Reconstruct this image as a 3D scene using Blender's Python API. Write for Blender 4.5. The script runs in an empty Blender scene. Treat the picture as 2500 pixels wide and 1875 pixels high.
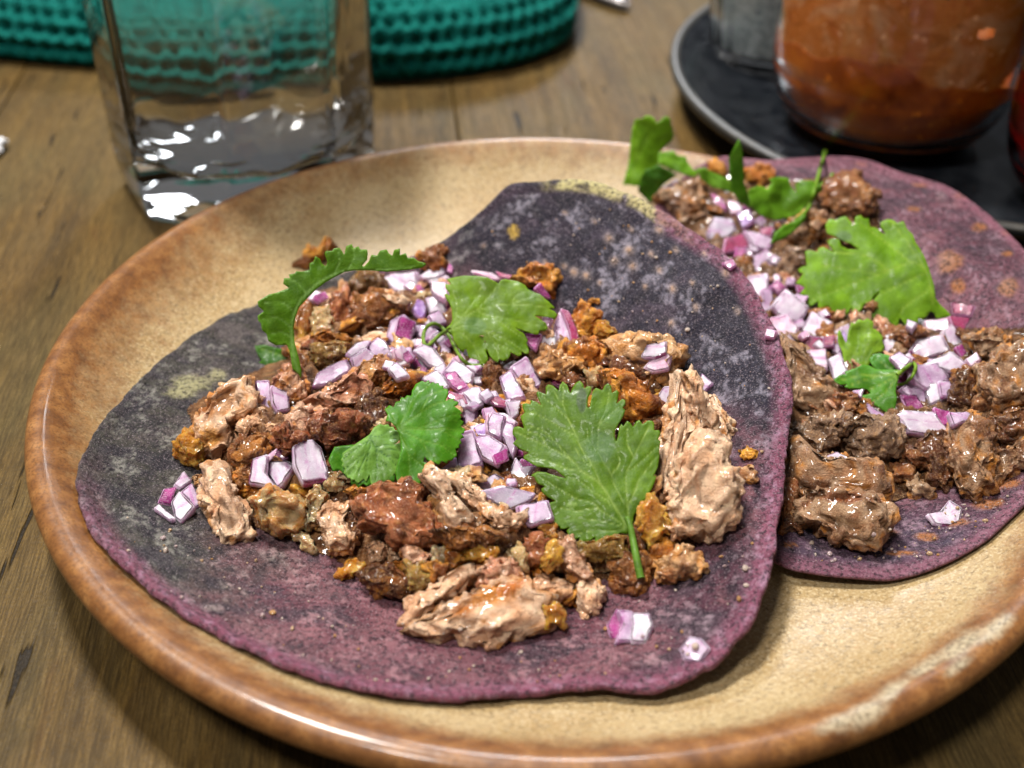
import bpy, bmesh, math, random
import numpy as np
from mathutils import Vector, Matrix
from mathutils.bvhtree import BVHTree
from mathutils.geometry import delaunay_2d_cdt

sc = bpy.context.scene
col = sc.collection
S = 0.01                                   # everything is authored in centimetres
rng = np.random.default_rng(7)
random.seed(7)

# ------------------------------------------------------------------ camera
PIT, ROL, FPX = math.radians(36.11), math.radians(1.06), 3000.0
CAM = np.array([-1.157, -25.974, 20.249])
_c, _s = math.cos(ROL), math.sin(ROL)
_r0, _u0 = np.array([1., 0, 0]), np.array([0, math.sin(PIT), math.cos(PIT)])
FWD = np.array([0, math.cos(PIT), -math.sin(PIT)])
RIGHT = _c * _r0 + _s * _u0
UPV = -_s * _r0 + _c * _u0
cd = bpy.data.cameras.new('camera'); cam = bpy.data.objects.new('camera', cd); col.objects.link(cam)
M = Matrix.Identity(4)
for i in range(3):
    M[i][0], M[i][1], M[i][2], M[i][3] = RIGHT[i], UPV[i], -FWD[i], CAM[i] * S
cam.matrix_world = M
cd.sensor_width = 36; cd.lens = 36 * FPX / 2500
cd.clip_start = 0.005; cd.clip_end = 20
cd.dof.use_dof = True; cd.dof.focus_distance = 0.287; cd.dof.aperture_fstop = 10.5
sc.camera = cam

# ------------------------------------------------------------------ world, lamps, exposure
w = bpy.data.worlds.new('World'); sc.world = w; w.use_nodes = True
bg = w.node_tree.nodes['Background']
bg.inputs[0].default_value = (0.93, 0.95, 1.0, 1); bg.inputs[1].default_value = 0.125
def area(name, loc, size, power, colr, target=(0, 0, 0), sy=None):
    d = bpy.data.lights.new(name, 'AREA'); d.energy = power; d.color = colr
    d.shape = 'RECTANGLE'; d.size = size; d.size_y = sy or size
    o = bpy.data.objects.new(name, d); col.objects.link(o)
    o.location = Vector(loc); o.rotation_euler = (Vector(target) - Vector(loc)).to_track_quat('-Z', 'Y').to_euler()
    o['kind'] = 'structure'
    return o
area('ceiling_lamp', (-0.34, 0.40, 1.2), 0.18, 29.0, (1.0, 0.965, 0.92))
area('added_rear_lamp', (0.05, 1.5, 0.95), 0.22, 14.0, (0.92, 0.95, 1.0))  # added low at the back to make glass rims glow, no known fixture
area('ceiling_lamp_front', (-0.42, -0.50, 1.35), 0.22, 15.0, (1.0, 0.95, 0.9))
sc.view_settings.view_transform = 'Standard'; sc.view_settings.look = 'None'
sc.view_settings.exposure = 0.10; sc.view_settings.gamma = 1.0
sc.render.engine = 'CYCLES'
sc.cycles.max_bounces = 12; sc.cycles.transmission_bounces = 12; sc.cycles.transparent_max_bounces = 8
sc.cycles.caustics_reflective = True; sc.cycles.caustics_refractive = True
sc.cycles.blur_glossy = 0.5
sc.cycles.use_denoising = True

# ------------------------------------------------------------------ pixel helpers (photo is 2500 x 1875)
def rays(uv):
    uv = np.atleast_2d(np.asarray(uv, float))
    x = (uv[:, 0] - 1250) / FPX; y = -(uv[:, 1] - 937.5) / FPX
    d = FWD[None] + x[:, None] * RIGHT[None] + y[:, None] * UPV[None]
    return d
def at(u, v, z):
    d = rays((u, v))[0]; return CAM + d * ((z - CAM[2]) / d[2])
def on_plane(uv, p0, n):
    d = rays(uv); n = np.asarray(n, float)
    t = ((np.asarray(p0) - CAM) @ n) / (d @ n)
    return CAM[None] + d * t[:, None]
def project(P):
    q = P - CAM[None]; z = q @ FWD
    return np.stack([1250 + FPX * (q @ RIGHT) / z, 937.5 - FPX * (q @ UPV) / z], 1)
def Z(x0, y0, k, pts):
    return [(x0 + k * a, y0 + k * b) for a, b in pts]

# ------------------------------------------------------------------ numpy noise
_perm = rng.permutation(256).astype(np.int64); _perm = np.concatenate([_perm, _perm, _perm])
_grad = rng.normal(size=(256, 3)); _grad /= np.linalg.norm(_grad, axis=1)[:, None]
def perlin(P):
    P = np.asarray(P, float); i = np.floor(P).astype(np.int64); f = P - i
    i &= 255
    w3 = f * f * f * (f * (f * 6 - 15) + 10)
    out = np.zeros(len(P))
    for dx in (0, 1):
        for dy in (0, 1):
            for dz in (0, 1):
                h = _perm[_perm[_perm[(i[:, 0] + dx) & 255] + ((i[:, 1] + dy) & 255)] + ((i[:, 2] + dz) & 255)]
                g = _grad[h & 255]
                v = (g * (f - np.array([dx, dy, dz]))).sum(1)
                wt = (w3[:, 0] if dx else 1 - w3[:, 0]) * (w3[:, 1] if dy else 1 - w3[:, 1]) * (w3[:, 2] if dz else 1 - w3[:, 2])
                out += v * wt
    return out * 1.6
def fbm(P, f, o=4, seed=0):
    out = np.zeros(len(P)); a = 1.; tot = 0
    for k in range(o):
        out += a * perlin(P * f + 17.3 * (k + 1) + seed * 7.77); tot += a; a *= .5; f *= 2.03
    return out / tot
_cell = rng.random((4096, 4))
def voro(P):
    """cellular noise: distance to the border between the two nearest cells, and a random value of the cell"""
    P = np.asarray(P, float); i = np.floor(P).astype(np.int64); d1 = np.full(len(P), 9.); d2 = np.full(len(P), 9.); val = np.zeros(len(P))
    for dx in (-1, 0, 1):
        for dy in (-1, 0, 1):
            for dz in (-1, 0, 1):
                c = i + np.array([dx, dy, dz]); h = ((c[:, 0] * 73856093) ^ (c[:, 1] * 19349663) ^ (c[:, 2] * 83492791)) & 4095
                d = np.sqrt(((c + _cell[h, :3] - P) ** 2).sum(1)); n1 = d < d1
                d2 = np.where(n1, d1, np.minimum(d2, d)); val = np.where(n1, _cell[h, 3], val); d1 = np.where(n1, d, d1)
    return d2 - d1, val
def sm(x, a, b):
    t = np.clip((x - a) / (b - a), 0, 1); return t * t * (3 - 2 * t)
def mix(a, b, t):
    return a * (1 - t[:, None]) + np.asarray(b)[None] * t[:, None] if np.ndim(b) == 1 else a * (1 - t[:, None]) + b * t[:, None]

# ------------------------------------------------------------------ object helpers
def mesh_data(name, V, F, mat, smooth=True, attrs=None, uvless=True):
    me = bpy.data.meshes.new(name)
    V = np.asarray(V, float)
    if isinstance(F, np.ndarray):
        n, k = F.shape
        me.vertices.add(len(V)); me.vertices.foreach_set('co', (V * S).ravel())
        me.loops.add(n * k); me.loops.foreach_set('vertex_index', F.ravel().astype(np.int32))
        me.polygons.add(n); me.polygons.foreach_set('loop_start', (np.arange(n) * k).astype(np.int32))
        me.polygons.foreach_set('loop_total', np.full(n, k, np.int32))
        me.update(calc_edges=True)
    else:
        me.from_pydata((V * S).tolist(), [], [list(map(int, f)) for f in F]); me.update()
    if mat: me.materials.append(mat)
    if smooth: me.polygons.foreach_set('use_smooth', np.ones(len(me.polygons), bool))
    for k, a in (attrs or {}).items():
        a = np.asarray(a, float)
        if a.ndim == 1:
            at_ = me.attributes.new(k, 'FLOAT', 'POINT'); at_.data.foreach_set('value', a)
        else:
            at_ = me.attributes.new(k, 'FLOAT_COLOR', 'POINT')
            at_.data.foreach_set('color', np.concatenate([a, np.ones((len(a), 1))], 1).ravel())
    me.validate()
    return me
BV = []            # (bvh) of everything laid so far, in cm
def reg(V, F):
    F = F.tolist() if isinstance(F, np.ndarray) else F
    BV.append(BVHTree.FromPolygons([tuple(v) for v in np.asarray(V).tolist()], F))
def obj(name, V, F, mat, parent=None, smooth=True, attrs=None, origin=None, hit=False, **tags):
    V = np.asarray(V, float)
    if hit: reg(V, F)
    if parent is not None:
        origin = np.array(parent['_o'])
        local = V - origin
    else:
        if origin is None: origin = np.array([(V[:, 0].min() + V[:, 0].max()) / 2, (V[:, 1].min() + V[:, 1].max()) / 2, V[:, 2].min()])
        origin = np.asarray(origin, float); local = V - origin
    o = bpy.data.objects.new(name, mesh_data(name, local, F, mat, smooth, attrs)); col.objects.link(o)
    o['_o'] = [float(x) for x in origin]
    if parent is None: o.location = Vector(origin * S)
    else: o.parent = parent
    for k, v in tags.items(): o[k] = v
    return o
def empty(name, origin, **tags):
    o = bpy.data.objects.new(name, None); col.objects.link(o); o.location = Vector(np.asarray(origin, float) * S)
    o.empty_display_size = .01; o['_o'] = [float(x) for x in origin]
    for k, v in tags.items(): o[k] = v
    return o
def grid_faces(n, m, wrap_m=False, wrap_n=False, flip=False):
    a = np.arange(n if wrap_n else n - 1); b = np.arange(m if wrap_m else m - 1)
    A, B = np.meshgrid(a, b, indexing='ij'); A2 = (A + 1) % n; B2 = (B + 1) % m
    q = np.stack([A * m + B, A2 * m + B, A2 * m + B2, A * m + B2], -1).reshape(-1, 4)
    return q[:, ::-1].copy() if flip else q
def cast(u, v):
    d = rays((u, v))[0]; d = d / np.linalg.norm(d); best = None
    o = Vector(CAM); dv = Vector(d)
    for b in BV:
        h = b.ray_cast(o, dv, 200)
        if h[0] is not None and (best is None or h[3] < best[2]): best = (np.array(h[0]), np.array(h[1]), h[3])
    if best is None:
        p = at(u, v, 0); return p, np.array([0, 0, 1.])
    n = best[1]
    if n @ d > 0: n = -n
    return best[0], n
def lathe(prof, n=96, rfun=None):
    prof = np.asarray(prof, float); th = np.linspace(0, 2 * np.pi, n, endpoint=False)
    R = prof[:, 0][:, None] * np.ones(n)[None]
    if rfun is not None: R = rfun(R, prof[:, 1][:, None] * np.ones(n)[None], th[None] * np.ones(len(prof))[:, None])
    V = np.stack([R * np.cos(th), R * np.sin(th), prof[:, 1][:, None] + 0 * R], -1).reshape(-1, 3)
    return V, grid_faces(len(prof), n, wrap_m=True, flip=True)
def smooth_curve(pts, n, closed=False):
    """Catmull-Rom resample."""
    P = np.asarray(pts, float); m = len(P)
    if closed: idx = lambda k: P[k % m]; segs = m
    else: idx = lambda k: P[min(max(k, 0), m - 1)]; segs = m - 1
    out = []
    for q in np.linspace(0, segs, n, endpoint=not closed):
        k = min(int(q), segs - 1); t = q - k
        a, b, c, d = idx(k - 1), idx(k), idx(k + 1), idx(k + 2)
        out.append(.5 * ((2 * b) + (c - a) * t + (2 * a - 5 * b + 4 * c - d) * t * t + (3 * b - a - 3 * c + d) * t ** 3))
    return np.array(out)
def tube(path, rad, n=10, cap=True):
    P = np.asarray(path, float); m = len(P); rad = np.ones(m) * rad if np.ndim(rad) == 0 else np.asarray(rad)
    T = np.gradient(P, axis=0); T /= np.linalg.norm(T, axis=1)[:, None] + 1e-9
    N = np.cross(T[0], [0.3, .2, 1.]); N /= np.linalg.norm(N)
    V = []
    th = np.linspace(0, 2 * np.pi, n, endpoint=False)
    for i in range(m):
        N = N - T[i] * (N @ T[i]); N /= np.linalg.norm(N); Bn = np.cross(T[i], N)
        V.append(P[i] + rad[i] * (np.cos(th)[:, None] * N + np.sin(th)[:, None] * Bn))
    V = np.concatenate(V); F = grid_faces(m, n, wrap_m=True, flip=True).tolist()
    if cap:
        F.append(list(range(n))); F.append([(m - 1) * n + k for k in range(n)][::-1])
    return V, F

# ------------------------------------------------------------------ material helpers
class Mt:
    def __init__(s, name, **kw):
        s.m = bpy.data.materials.new(name); s.m.use_nodes = True; s.t = s.m.node_tree
        s.b = s.t.nodes['Principled BSDF']; s.out = s.t.nodes['Material Output']
        for k, v in kw.items(): s.set(k, v)
    def set(s, k, v):
        k = k.replace('_', ' ')
        i = s.b.inputs[k] if k in s.b.inputs else s.b.inputs[k.replace('coat', 'Coat')]
        if hasattr(v, 'is_output') or isinstance(v, bpy.types.NodeSocket): s.t.links.new(v, i)
        else: i.default_value = (*v, 1) if isinstance(v, tuple) and len(v) == 3 and i.type == 'RGBA' else v
    def n(s, t, **kw):
        nd = s.t.nodes.new(t)
        for k, v in kw.items():
            if k.startswith('i_'):
                key = k[2:].replace('_', ' '); key = int(key) if key.isdigit() else key
                if isinstance(v, bpy.types.NodeSocket): s.t.links.new(v, nd.inputs[key])
                else: nd.inputs[key].default_value = v
            else: setattr(nd, k, v)
        return nd
    def pos(s, scale=(1, 1, 1), rot=(0, 0, 0)):
        g = s.n('ShaderNodeNewGeometry')
        mp = s.n('ShaderNodeMapping'); s.t.links.new(g.outputs['Position'], mp.inputs[0])
        mp.inputs['Scale'].default_value = [100 * x for x in scale]; mp.inputs['Rotation'].default_value = rot
        if rot != (0, 0, 0):
            m1 = s.n('ShaderNodeMapping'); m1.inputs['Rotation'].default_value = rot
            s.t.links.new(g.outputs['Position'], m1.inputs[0])
            mp.inputs['Rotation'].default_value = (0, 0, 0); s.t.links.new(m1.outputs[0], mp.inputs[0])
        return mp.outputs[0]
    def noise(s, scale, vec=None, detail=4, rough=.55, dist=0):
        nd = s.n('ShaderNodeTexNoise', i_Scale=scale, i_Detail=detail, i_Roughness=rough, i_Distortion=dist)
        s.t.links.new(vec if vec is not None else s.pos(), nd.inputs['Vector']); return nd.outputs[0]
    def ramp(s, fac, stops, interp='LINEAR'):
        r = s.n('ShaderNodeValToRGB'); s.t.links.new(fac, r.inputs[0]); e = r.color_ramp; e.interpolation = interp
        while len(e.elements) < len(stops): e.elements.new(0.5)
        for el, (p, c) in zip(e.elements, stops):
            el.position = p; el.color = (*c, 1) if not np.isscalar(c) else (c, c, c, 1)
        return r.outputs[0]
    def mixc(s, f, a, b, mode='MIX'):
        nd = s.n('ShaderNodeMix', data_type='RGBA', blend_type=mode)
        for k, v in ((0, f), (6, a), (7, b)):
            if isinstance(v, bpy.types.NodeSocket): s.t.links.new(v, nd.inputs[k])
            else: nd.inputs[k].default_value = (*v, 1) if isinstance(v, tuple) else v
        return nd.outputs[2]
    def math(s, op, a, b=0.0):
        nd = s.n('ShaderNodeMath', operation=op)
        for k, v in ((0, a), (1, b)):
            if isinstance(v, bpy.types.NodeSocket): s.t.links.new(v, nd.inputs[k])
            else: nd.inputs[k].default_value = v
        return nd.outputs[0]
    def bump(s, h, strength=.5, dist=.1, normal=None):
        nd = s.n('ShaderNodeBump', i_Strength=strength, i_Distance=dist * S, i_Height=h)
        if normal: s.t.links.new(normal, nd.inputs['Normal'])
        s.t.links.new(nd.outputs[0], s.b.inputs['Normal'])
        return nd.outputs[0]
    def attr(s, name):
        return s.n('ShaderNodeAttribute', attribute_name=name)

# ================================================================== SETTING: table
def wood():
    m = Mt('table_wood', Roughness=0.5); m.set('Specular_IOR_Level', .10)
    R6 = (0, 0, math.radians(-6))
    P = m.pos((1, .045, 1), R6); g1 = m.noise(1.3, P, 6, .62, .6)
    P2 = m.pos((1, .03, 1), R6); g2 = m.noise(7, P2, 4, .6, .3)
    P3 = m.pos((1, .07, 1), R6); crack = m.noise(2.6, P3, 3, .5, .2)
    blot = m.noise(.16, m.pos((1, .6, 1)), 4)
    fine = m.noise(28, m.pos((1, .35, 1), R6), 2)
    c = m.ramp(g1, [(.25, (.024, .012, .003)), (.43, (.075, .042, .011)), (.58, (.140, .080, .020)), (.78, (.20, .120, .036))])
    c = m.mixc(m.ramp(g2, [(.35, .0), (.6, .55)]), c, (.050, .029, .008), 'MIX')
    c = m.mixc(m.ramp(blot, [(.4, 0.), (.65, .6)]), c, (.105, .076, .030))
    grn = m.noise(.33, m.pos((1, .4, 1)), 3)
    c = m.mixc(m.ramp(grn, [(.5, 0.), (.75, .45)]), c, (.060, .058, .022))
    g3 = m.noise(22, m.pos((1, .05, 1), R6), 4, .65, .2)
    c = m.mixc(m.math('MULTIPLY', m.ramp(g3, [(.40, 1.), (.52, 0.)]), .6), c, (.030, .019, .007))
    c = m.mixc(m.math('MULTIPLY', m.ramp(g3, [(.52, 0.), (.64, 1.)]), .35), c, (.19, .125, .048))
    red = m.noise(.5, m.pos((1, .25, 1), R6), 4, .6, .5)
    c = m.mixc(m.ramp(red, [(.63, 0.), (.72, .65)]), c, (.055, .014, .004))
    ck = m.ramp(crack, [(.305, 1.), (.335, 0.)])
    c = m.mixc(ck, c, (.012, .009, .006))
    c = m.mixc(m.math('MULTIPLY', m.ramp(fine, [(.35, 1.), (.6, 0.)]), .45), c, (.045, .03, .014))
    m.set('Base Color', c)
    m.set('Roughness', m.ramp(g2, [(.3, .38), (.7, .6)]))
    hh = m.math('ADD', m.math('MULTIPLY', g2, .5), m.math('MULTIPLY', fine, .35))
    hh = m.math('SUBTRACT', hh, m.math('MULTIPLY', ck, .9))
    m.bump(hh, .8, .06)
    return m.m
WOOD = wood()
tb = empty('tabletop', (0, 20, -2.5), kind='structure')
a6 = math.radians(6)
for k in range(-4, 5):
    x0, x1 = -1.5 + 18 * k + .03, -1.5 + 18 * (k + 1) - .03
    e = .07
    prof = [(x0, -2.5), (x0, -e), (x0 + e * .3, -e * .3), (x0 + e, 0), (x1 - e, 0), (x1 - e * .3, -e * .3), (x1, -e), (x1, -2.5)]
    V = []
    for yy in (-60, 140):
        for (px, pz) in prof:
            V.append((px * math.cos(a6) - yy * math.sin(a6), px * math.sin(a6) + yy * math.cos(a6), pz))
    n = len(prof)
    F = [[i, (i + 1) % n, n + (i + 1) % n, n + i][::-1] for i in range(n)] + [list(range(n)), list(range(n, 2 * n))[::-1]]
    obj('plank', V, F, WOOD, parent=tb, smooth=False)
reg([(-90, -60, 0), (90, -60, 0), (90, 140, 0), (-90, 140, 0)], [[0, 1, 2, 3]])

# ================================================================== plate
HR = 2.4
def plate_surface(r):
    return np.interp(r, [0, 8.2, 9.2, 10.2, 11, 11.6, 12.1, 12.5], [.62, .68, .80, 1.02, 1.33, 1.68, 2.05, 2.36])
pk = [(0.001, .62), (2, .62), (4, .63), (6, .64), (7.4, .66), (8.2, .69), (8.8, .75), (9.4, .85), (9.9, .97), (10.4, 1.12), (10.8, 1.28), (11.2, 1.48),
      (11.6, 1.72), (11.95, 1.97), (12.2, 2.16), (12.4, 2.3), (12.58, 2.385), (12.74, 2.39), (12.88, 2.33), (12.98, 2.2), (13.0, 2.05),
      (12.93, 1.86), (12.75, 1.62), (12.4, 1.32), (11.9, 1.0), (11.2, .68), (10.4, .4), (9.5, .2), (8.8, .12), (8.5, .02), (8.2, 0.0), (7.9, .05), (7.6, .14), (4, .14), (0.001, .14)]
pk = smooth_curve(pk, 150)
pk[:, 1] = np.maximum(pk[:, 1], 0)
def prf(R, Zz, th):
    return R * (1 + .0035 * np.sin(2 * th + 1) + .0022 * np.sin(3 * th + 2)) 
V, F = lathe(pk, 240, prf)
V[:, 2] += .025 * fbm(V, .22, 2) * sm(np.hypot(V[:, 0], V[:, 1]), 8, 12)
uvp = project(V)
r_ = np.hypot(V[:, 0], V[:, 1])
th_ = np.arctan2(V[:, 1], V[:, 0])
def glaze():
    m = Mt('speckled_glaze', Roughness=.2); m.set('Specular_IOR_Level', .3)
    m.set('coat_Weight', .28); m.set('coat_Roughness', .12)
    A = m.attr('rimness').outputs['Fac']; B = m.attr('patch').outputs['Fac']
    P = m.pos()
    n1 = m.noise(8, P, 4, .75); n2 = m.noise(15, P, 3, .6); n3 = m.noise(.5, P, 3); n4 = m.noise(4.5, P, 3, .6)
    base = m.ramp(n3, [(.35, (.28, .185, .076)), (.65, (.35, .255, .128))])
    sp = m.ramp(n1, [(.36, 1.), (.5, 0.)])
    base = m.mixc(m.math('MULTIPLY', sp, .75), base, (.12, .080, .036))
    base = m.mixc(m.math('MULTIPLY', m.ramp(n2, [(.50, 0.), (.66, .8)]), .8), base, (.52, .42, .26))
    base = m.mixc(m.ramp(n4, [(.62, 0.), (.72, .35)]), base, (.33, .16, .05))
    rimc = m.ramp(m.noise(2.2, P, 4, .6), [(.3, (.11, .042, .013)), (.5, (.19, .078, .022)), (.72, (.29, .135, .042))])
    rimc = m.mixc(m.math('MULTIPLY', m.ramp(m.noise(16, P, 3), [(.36, 1.), (.5, 0.)]), .6), rimc, (.07, .03, .012))
    fac = m.math('ADD', A, m.math('MULTIPLY', m.math('SUBTRACT', m.noise(1.6, P, 4, .6), .5), .75))
    fac = m.math('ADD', fac, m.math('MULTIPLY', m.math('SUBTRACT', m.noise(9, P, 3, .6), .5), .6))
    c = m.mixc(m.ramp(fac, [(.25, 0.), (.5, .5), (.85, 1.)]), base, rimc)
    pal = m.mixc(m.ramp(m.noise(11, P, 3), [(.38, 1.), (.56, 0.)]), (.42, .36, .24), (.15, .13, .085))
    c = m.mixc(m.ramp(m.math('ADD', B, m.math('MULTIPLY', m.math('SUBTRACT', m.noise(3.5, P, 3), .5), .5)), [(.34, 0.), (.85, .8)]), c, pal)
    m.set('Base Color', c)
    m.set('Roughness', m.ramp(n4, [(.3, .34), (.7, .5)]))
    m.bump(m.math('ADD', m.noise(10, P, 2), m.math('MULTIPLY', m.noise(1.4, P, 2), 2.)), .22, .03)
    return m.m
top = np.arange(len(V)) < 0
dz = V[:, 2] - plate_surface(r_)
inside = (np.abs(dz) < .35) & (r_ < 12.6)
ang = np.degrees(th_)
rimn = np.where(inside, sm(r_, 11.0, 12.55), 1.0)
left = sm(-np.cos(th_), .2, .95)            # the glaze bleeds further in on the left side
rimn = np.maximum(rimn, np.where(inside, sm(r_, 9.4, 12.6) * (.15 + .62 * left), 1))
rimn = np.where(inside & (V[:, 1] > 4), rimn * (1 - .42 * sm(V[:, 1], 4, 9)), rimn)
patch = np.zeros(len(V))
# bare pale glaze patches on the near right rim (traced)
blobs = [(2040, 1765, 60, 22, -25), (2110, 1745, 75, 32, -30), (2180, 1690, 75, 26, -38), (2260, 1630, 80, 22, -35), (2350, 1575, 80, 26, -33), (2430, 1535, 60, 26, -38), (2330, 1630, 55, 18, -30)]
for (bu, bv, ra, rb, an) in blobs:
    a = math.radians(an); du, dv = uvp[:, 0] - bu, uvp[:, 1] - bv
    p, q = du * math.cos(a) + dv * math.sin(a), -du * math.sin(a) + dv * math.cos(a)
    patch = np.maximum(patch, np.exp(-((p / ra) ** 2 + (q / rb) ** 2) * .8))
patch *= (V[:, 1] < 0) & (r_ > 10.5)
patch -= .9 * np.exp(-(((uvp[:, 0] - 2250) * .86 - (uvp[:, 1] - 1668) * .5) / 62) ** 2 - (((uvp[:, 0] - 2250) * .5 + (uvp[:, 1] - 1668) * .86) / 17) ** 2)
obj('stoneware_plate', V, F, glaze(), attrs={'rimness': rimn, 'patch': patch}, origin=(0, 0, 0), hit=True,
    label='shallow round beige speckled stoneware plate with brown rim under both tacos', category='plate')

# ================================================================== tortillas
def tps(src, dst, q):
    src, dst, q = map(lambda a: np.asarray(a, float), (src, dst, q)); n = len(src)
    U = lambda r2: np.where(r2 > 1e-12, r2 * np.log(np.maximum(r2, 1e-12)) * .5, 0)
    K = U(((src[:, None] - src[None]) ** 2).sum(-1)) + 1e-4 * np.eye(n)
    Pm = np.hstack([np.ones((n, 1)), src]); A = np.zeros((n + 3, n + 3)); A[:n, :n] = K; A[:n, n:] = Pm; A[n:, :n] = Pm.T
    b = np.zeros((n + 3, dst.shape[1])); b[:n] = dst; wv = np.linalg.solve(A, b)
    out = []
    for ch in np.array_split(q, max(1, len(q) // 20000)):
        out.append(U(((ch[:, None] - src[None]) ** 2).sum(-1)) @ wv[:n] + np.hstack([np.ones((len(ch), 1)), ch]) @ wv[n:])
    return np.vstack(out)
def tortilla_geo(bnd, inner, thick, nr=150, nt=480, seed=0):
    """bnd: (u,v,z) clockwise outline; inner: (rho, boundary index as float, z) pins. Returns closed sheet."""
    B3 = np.array([at(*b) for b in bnd])
    B3 = smooth_curve(B3, 400, closed=True)
    L = np.concatenate([[0], np.cumsum(np.linalg.norm(np.diff(np.vstack([B3, B3[:1]]), axis=0), axis=1))])
    ang = -2 * np.pi * L[:-1] / L[-1] + math.pi         # boundary angle by arc length, clockwise from the left
    pick = np.arange(0, 400, 8)
    src = np.stack([np.cos(ang[pick]), np.sin(ang[pick])], 1)
    ctr = B3.mean(0)
    # xy by TPS from the boundary, z with additional pins
    th = np.linspace(0, 2 * np.pi, nt, endpoint=False)
    rho = np.linspace(0, 1, nr) ** .8; rho[0] = .002
    Q = np.stack([rho[:, None] * np.cos(th), rho[:, None] * np.sin(th)], -1).reshape(-1, 2)
    def XY(q): return tps(src, B3[pick][:, :2], q)
    idx = lambda t: (t / len(bnd) * 400)
    ps = []; pz = []
    for (r, t, z) in inner:
        i = int(idx(t)) % 400; ps.append((r * math.cos(ang[i]), r * math.sin(ang[i]))); pz.append(z)
    zs = np.concatenate([B3[pick][:, 2], pz])[:, None]
    Pxy = XY(Q); Pz = tps(np.vstack([src, np.array(ps)]), zs, Q)
    P = np.hstack([Pxy, Pz]).reshape(nr, nt, 3)
    return P, rho, th
def sheet(P, rho, th, thick, disp):
    nr, nt = P.shape[:2]
    # normals
    du = np.gradient(P, axis=0); dv = (np.roll(P, -1, 1) - np.roll(P, 1, 1))
    N = np.cross(du, dv); N /= np.linalg.norm(N, axis=2)[..., None] + 1e-9
    if N[nr // 2, :, 2].mean() < 0: N = -N
    N[:3] = N[3:4].mean(1, keepdims=True)
    out = du / (np.linalg.norm(du, axis=2)[..., None] + 1e-9)
    D = disp.reshape(nr, nt)
    T = P + N * D[..., None]
    rows = [T]
    h = thick / 2
    for a in np.radians([30, 60, 90, 120, 150]):
        rows.append((P[-1] - N[-1] * h + out[-1] * h * np.sin(a) + N[-1] * h * np.cos(a) + N[-1] * D[-1][..., None] * max(0, np.cos(a)))[None])
    keep = list(range(nr - 1, -1, -5)); 
    if keep[-1] != 0: keep.append(0)
    rows.append(P[keep] - N[keep] * thick)
    G = np.concatenate(rows, 0); n = len(G)
    return G.reshape(-1, 3), grid_faces(n, nt, wrap_m=True), N, n

fb = [(206, 1196, 1.7), (231, 1085, 1.7), (285, 1002, 1.6), (364, 908, 1.5), (459, 835, 1.35), (570, 771, 1.2), (720, 705, 1.2), (880, 662, 1.5), (1014, 628, 2.1), (1144, 549, 3.1),
      (1242, 457, 4.0), (1348, 443, 4.25), (1460, 453, 4.35), (1551, 486, 4.4), (1673, 555, 4.25), (1795, 657, 3.9), (1876, 780, 3.5), (1928, 940, 3.05), (1918, 1074, 2.6), (1893, 1300, 2.2),
      (1853, 1469, 1.9), (1797, 1560, 1.75), (1700, 1645, 1.6), (1582, 1682, 1.45), (1458, 1675, 1.35), (1346, 1681, 1.35), (1240, 1696, 1.25), (1120, 1722, 1.2), (1030, 1727, 1.2), (916, 1714, 1.25), (736, 1663, 1.45),
      (589, 1588, 1.6), (416, 1484, 1.8), (329, 1411, 1.9), (243, 1331, 1.85), (214, 1256, 1.8)]
nb = len(fb)
inn = [(0, 0, .95), (.45, 0, .92), (.8, 0, 1.2), (.5, 4, .9), (.8, 4, 1.1), (.5, 8, .95), (.8, 8, 1.5), (.45, 12, 1.25), (.72, 12, 2.75), (.9, 12, 3.9), (.45, 15, 1.3), (.72, 15, 2.8), (.9, 15, 3.85),
       (.5, 18, 1.15), (.75, 18, 2.0), (.92, 18, 2.75), (.5, 20, 1.0), (.78, 20, 1.45), (.92, 20, 1.85), (.6, 23, .95), (.85, 23, 1.25), (.6, 26, .92), (.85, 26, 1.08), (.6, 30, .92), (.85, 30, 1.15), (.94, 30, 1.38), (.6, 33, .95), (.85, 33, 1.35), (.95, 33, 1.7)]
P, rho, th = tortilla_geo(fb, inn, .22)
q = P.reshape(-1, 3); RH = np.repeat(rho, len(th))
# never sink through the plate
pr = np.hypot(q[:, 0], q[:, 1]); q[:, 2] = np.maximum(q[:, 2], plate_surface(np.minimum(pr, 12.4)) + .26)
q[:, 2] += .10 * fbm(q, .35, 2, 3) * sm(RH, .2, .8) + .13 * fbm(q, .8, 3, 4) * sm(RH, .7, 1)
UVq = project(q)
def blister(UV, lst, D):
    m1 = np.zeros(len(UV)); m2 = np.zeros(len(UV))
    for (bu, bv, r) in lst:
        d = np.hypot(UV[:, 0] - bu, UV[:, 1] - bv) / r
        k = np.exp(-d ** 2 * 1.5); m1 = np.maximum(m1, k); m2 = np.maximum(m2, np.exp(-(d * 1.9) ** 2))
        D += .055 * k * (r / 14)
    return m1, m2
fbl = [(1487, 582, 12), (1609, 562, 12), (1536, 612, 14), (1500, 637, 12), (1545, 650, 13), (1402, 665, 13), (1431, 673, 12), (1590, 620, 9), (1772, 667, 12), (1642, 705, 12), (1720, 620, 8), (1378, 650, 9), (1610, 660, 10),
       (1700, 750, 10), (1575, 700, 8), (1465, 690, 8), (1640, 790, 11), (1590, 850, 9), (1540, 560, 8), (1650, 610, 8), (1800, 760, 9), (1380, 520, 7), (1180, 600, 7), (1450, 540, 7), (1330, 640, 7), (1690, 690, 8)]
D = .03 * fbm(q, 2.2, 3, 5) + .028 * fbm(q, 6, 4, 6) * (1 - .7 * sm(RH, .93, .98))
rag_ = (.09 * fbm(q * np.array([1, 1, .3]), 1.3, 3, 8) + .05 * fbm(q, 5, 2, 9)) * sm(RH, .93, 1)
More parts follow.
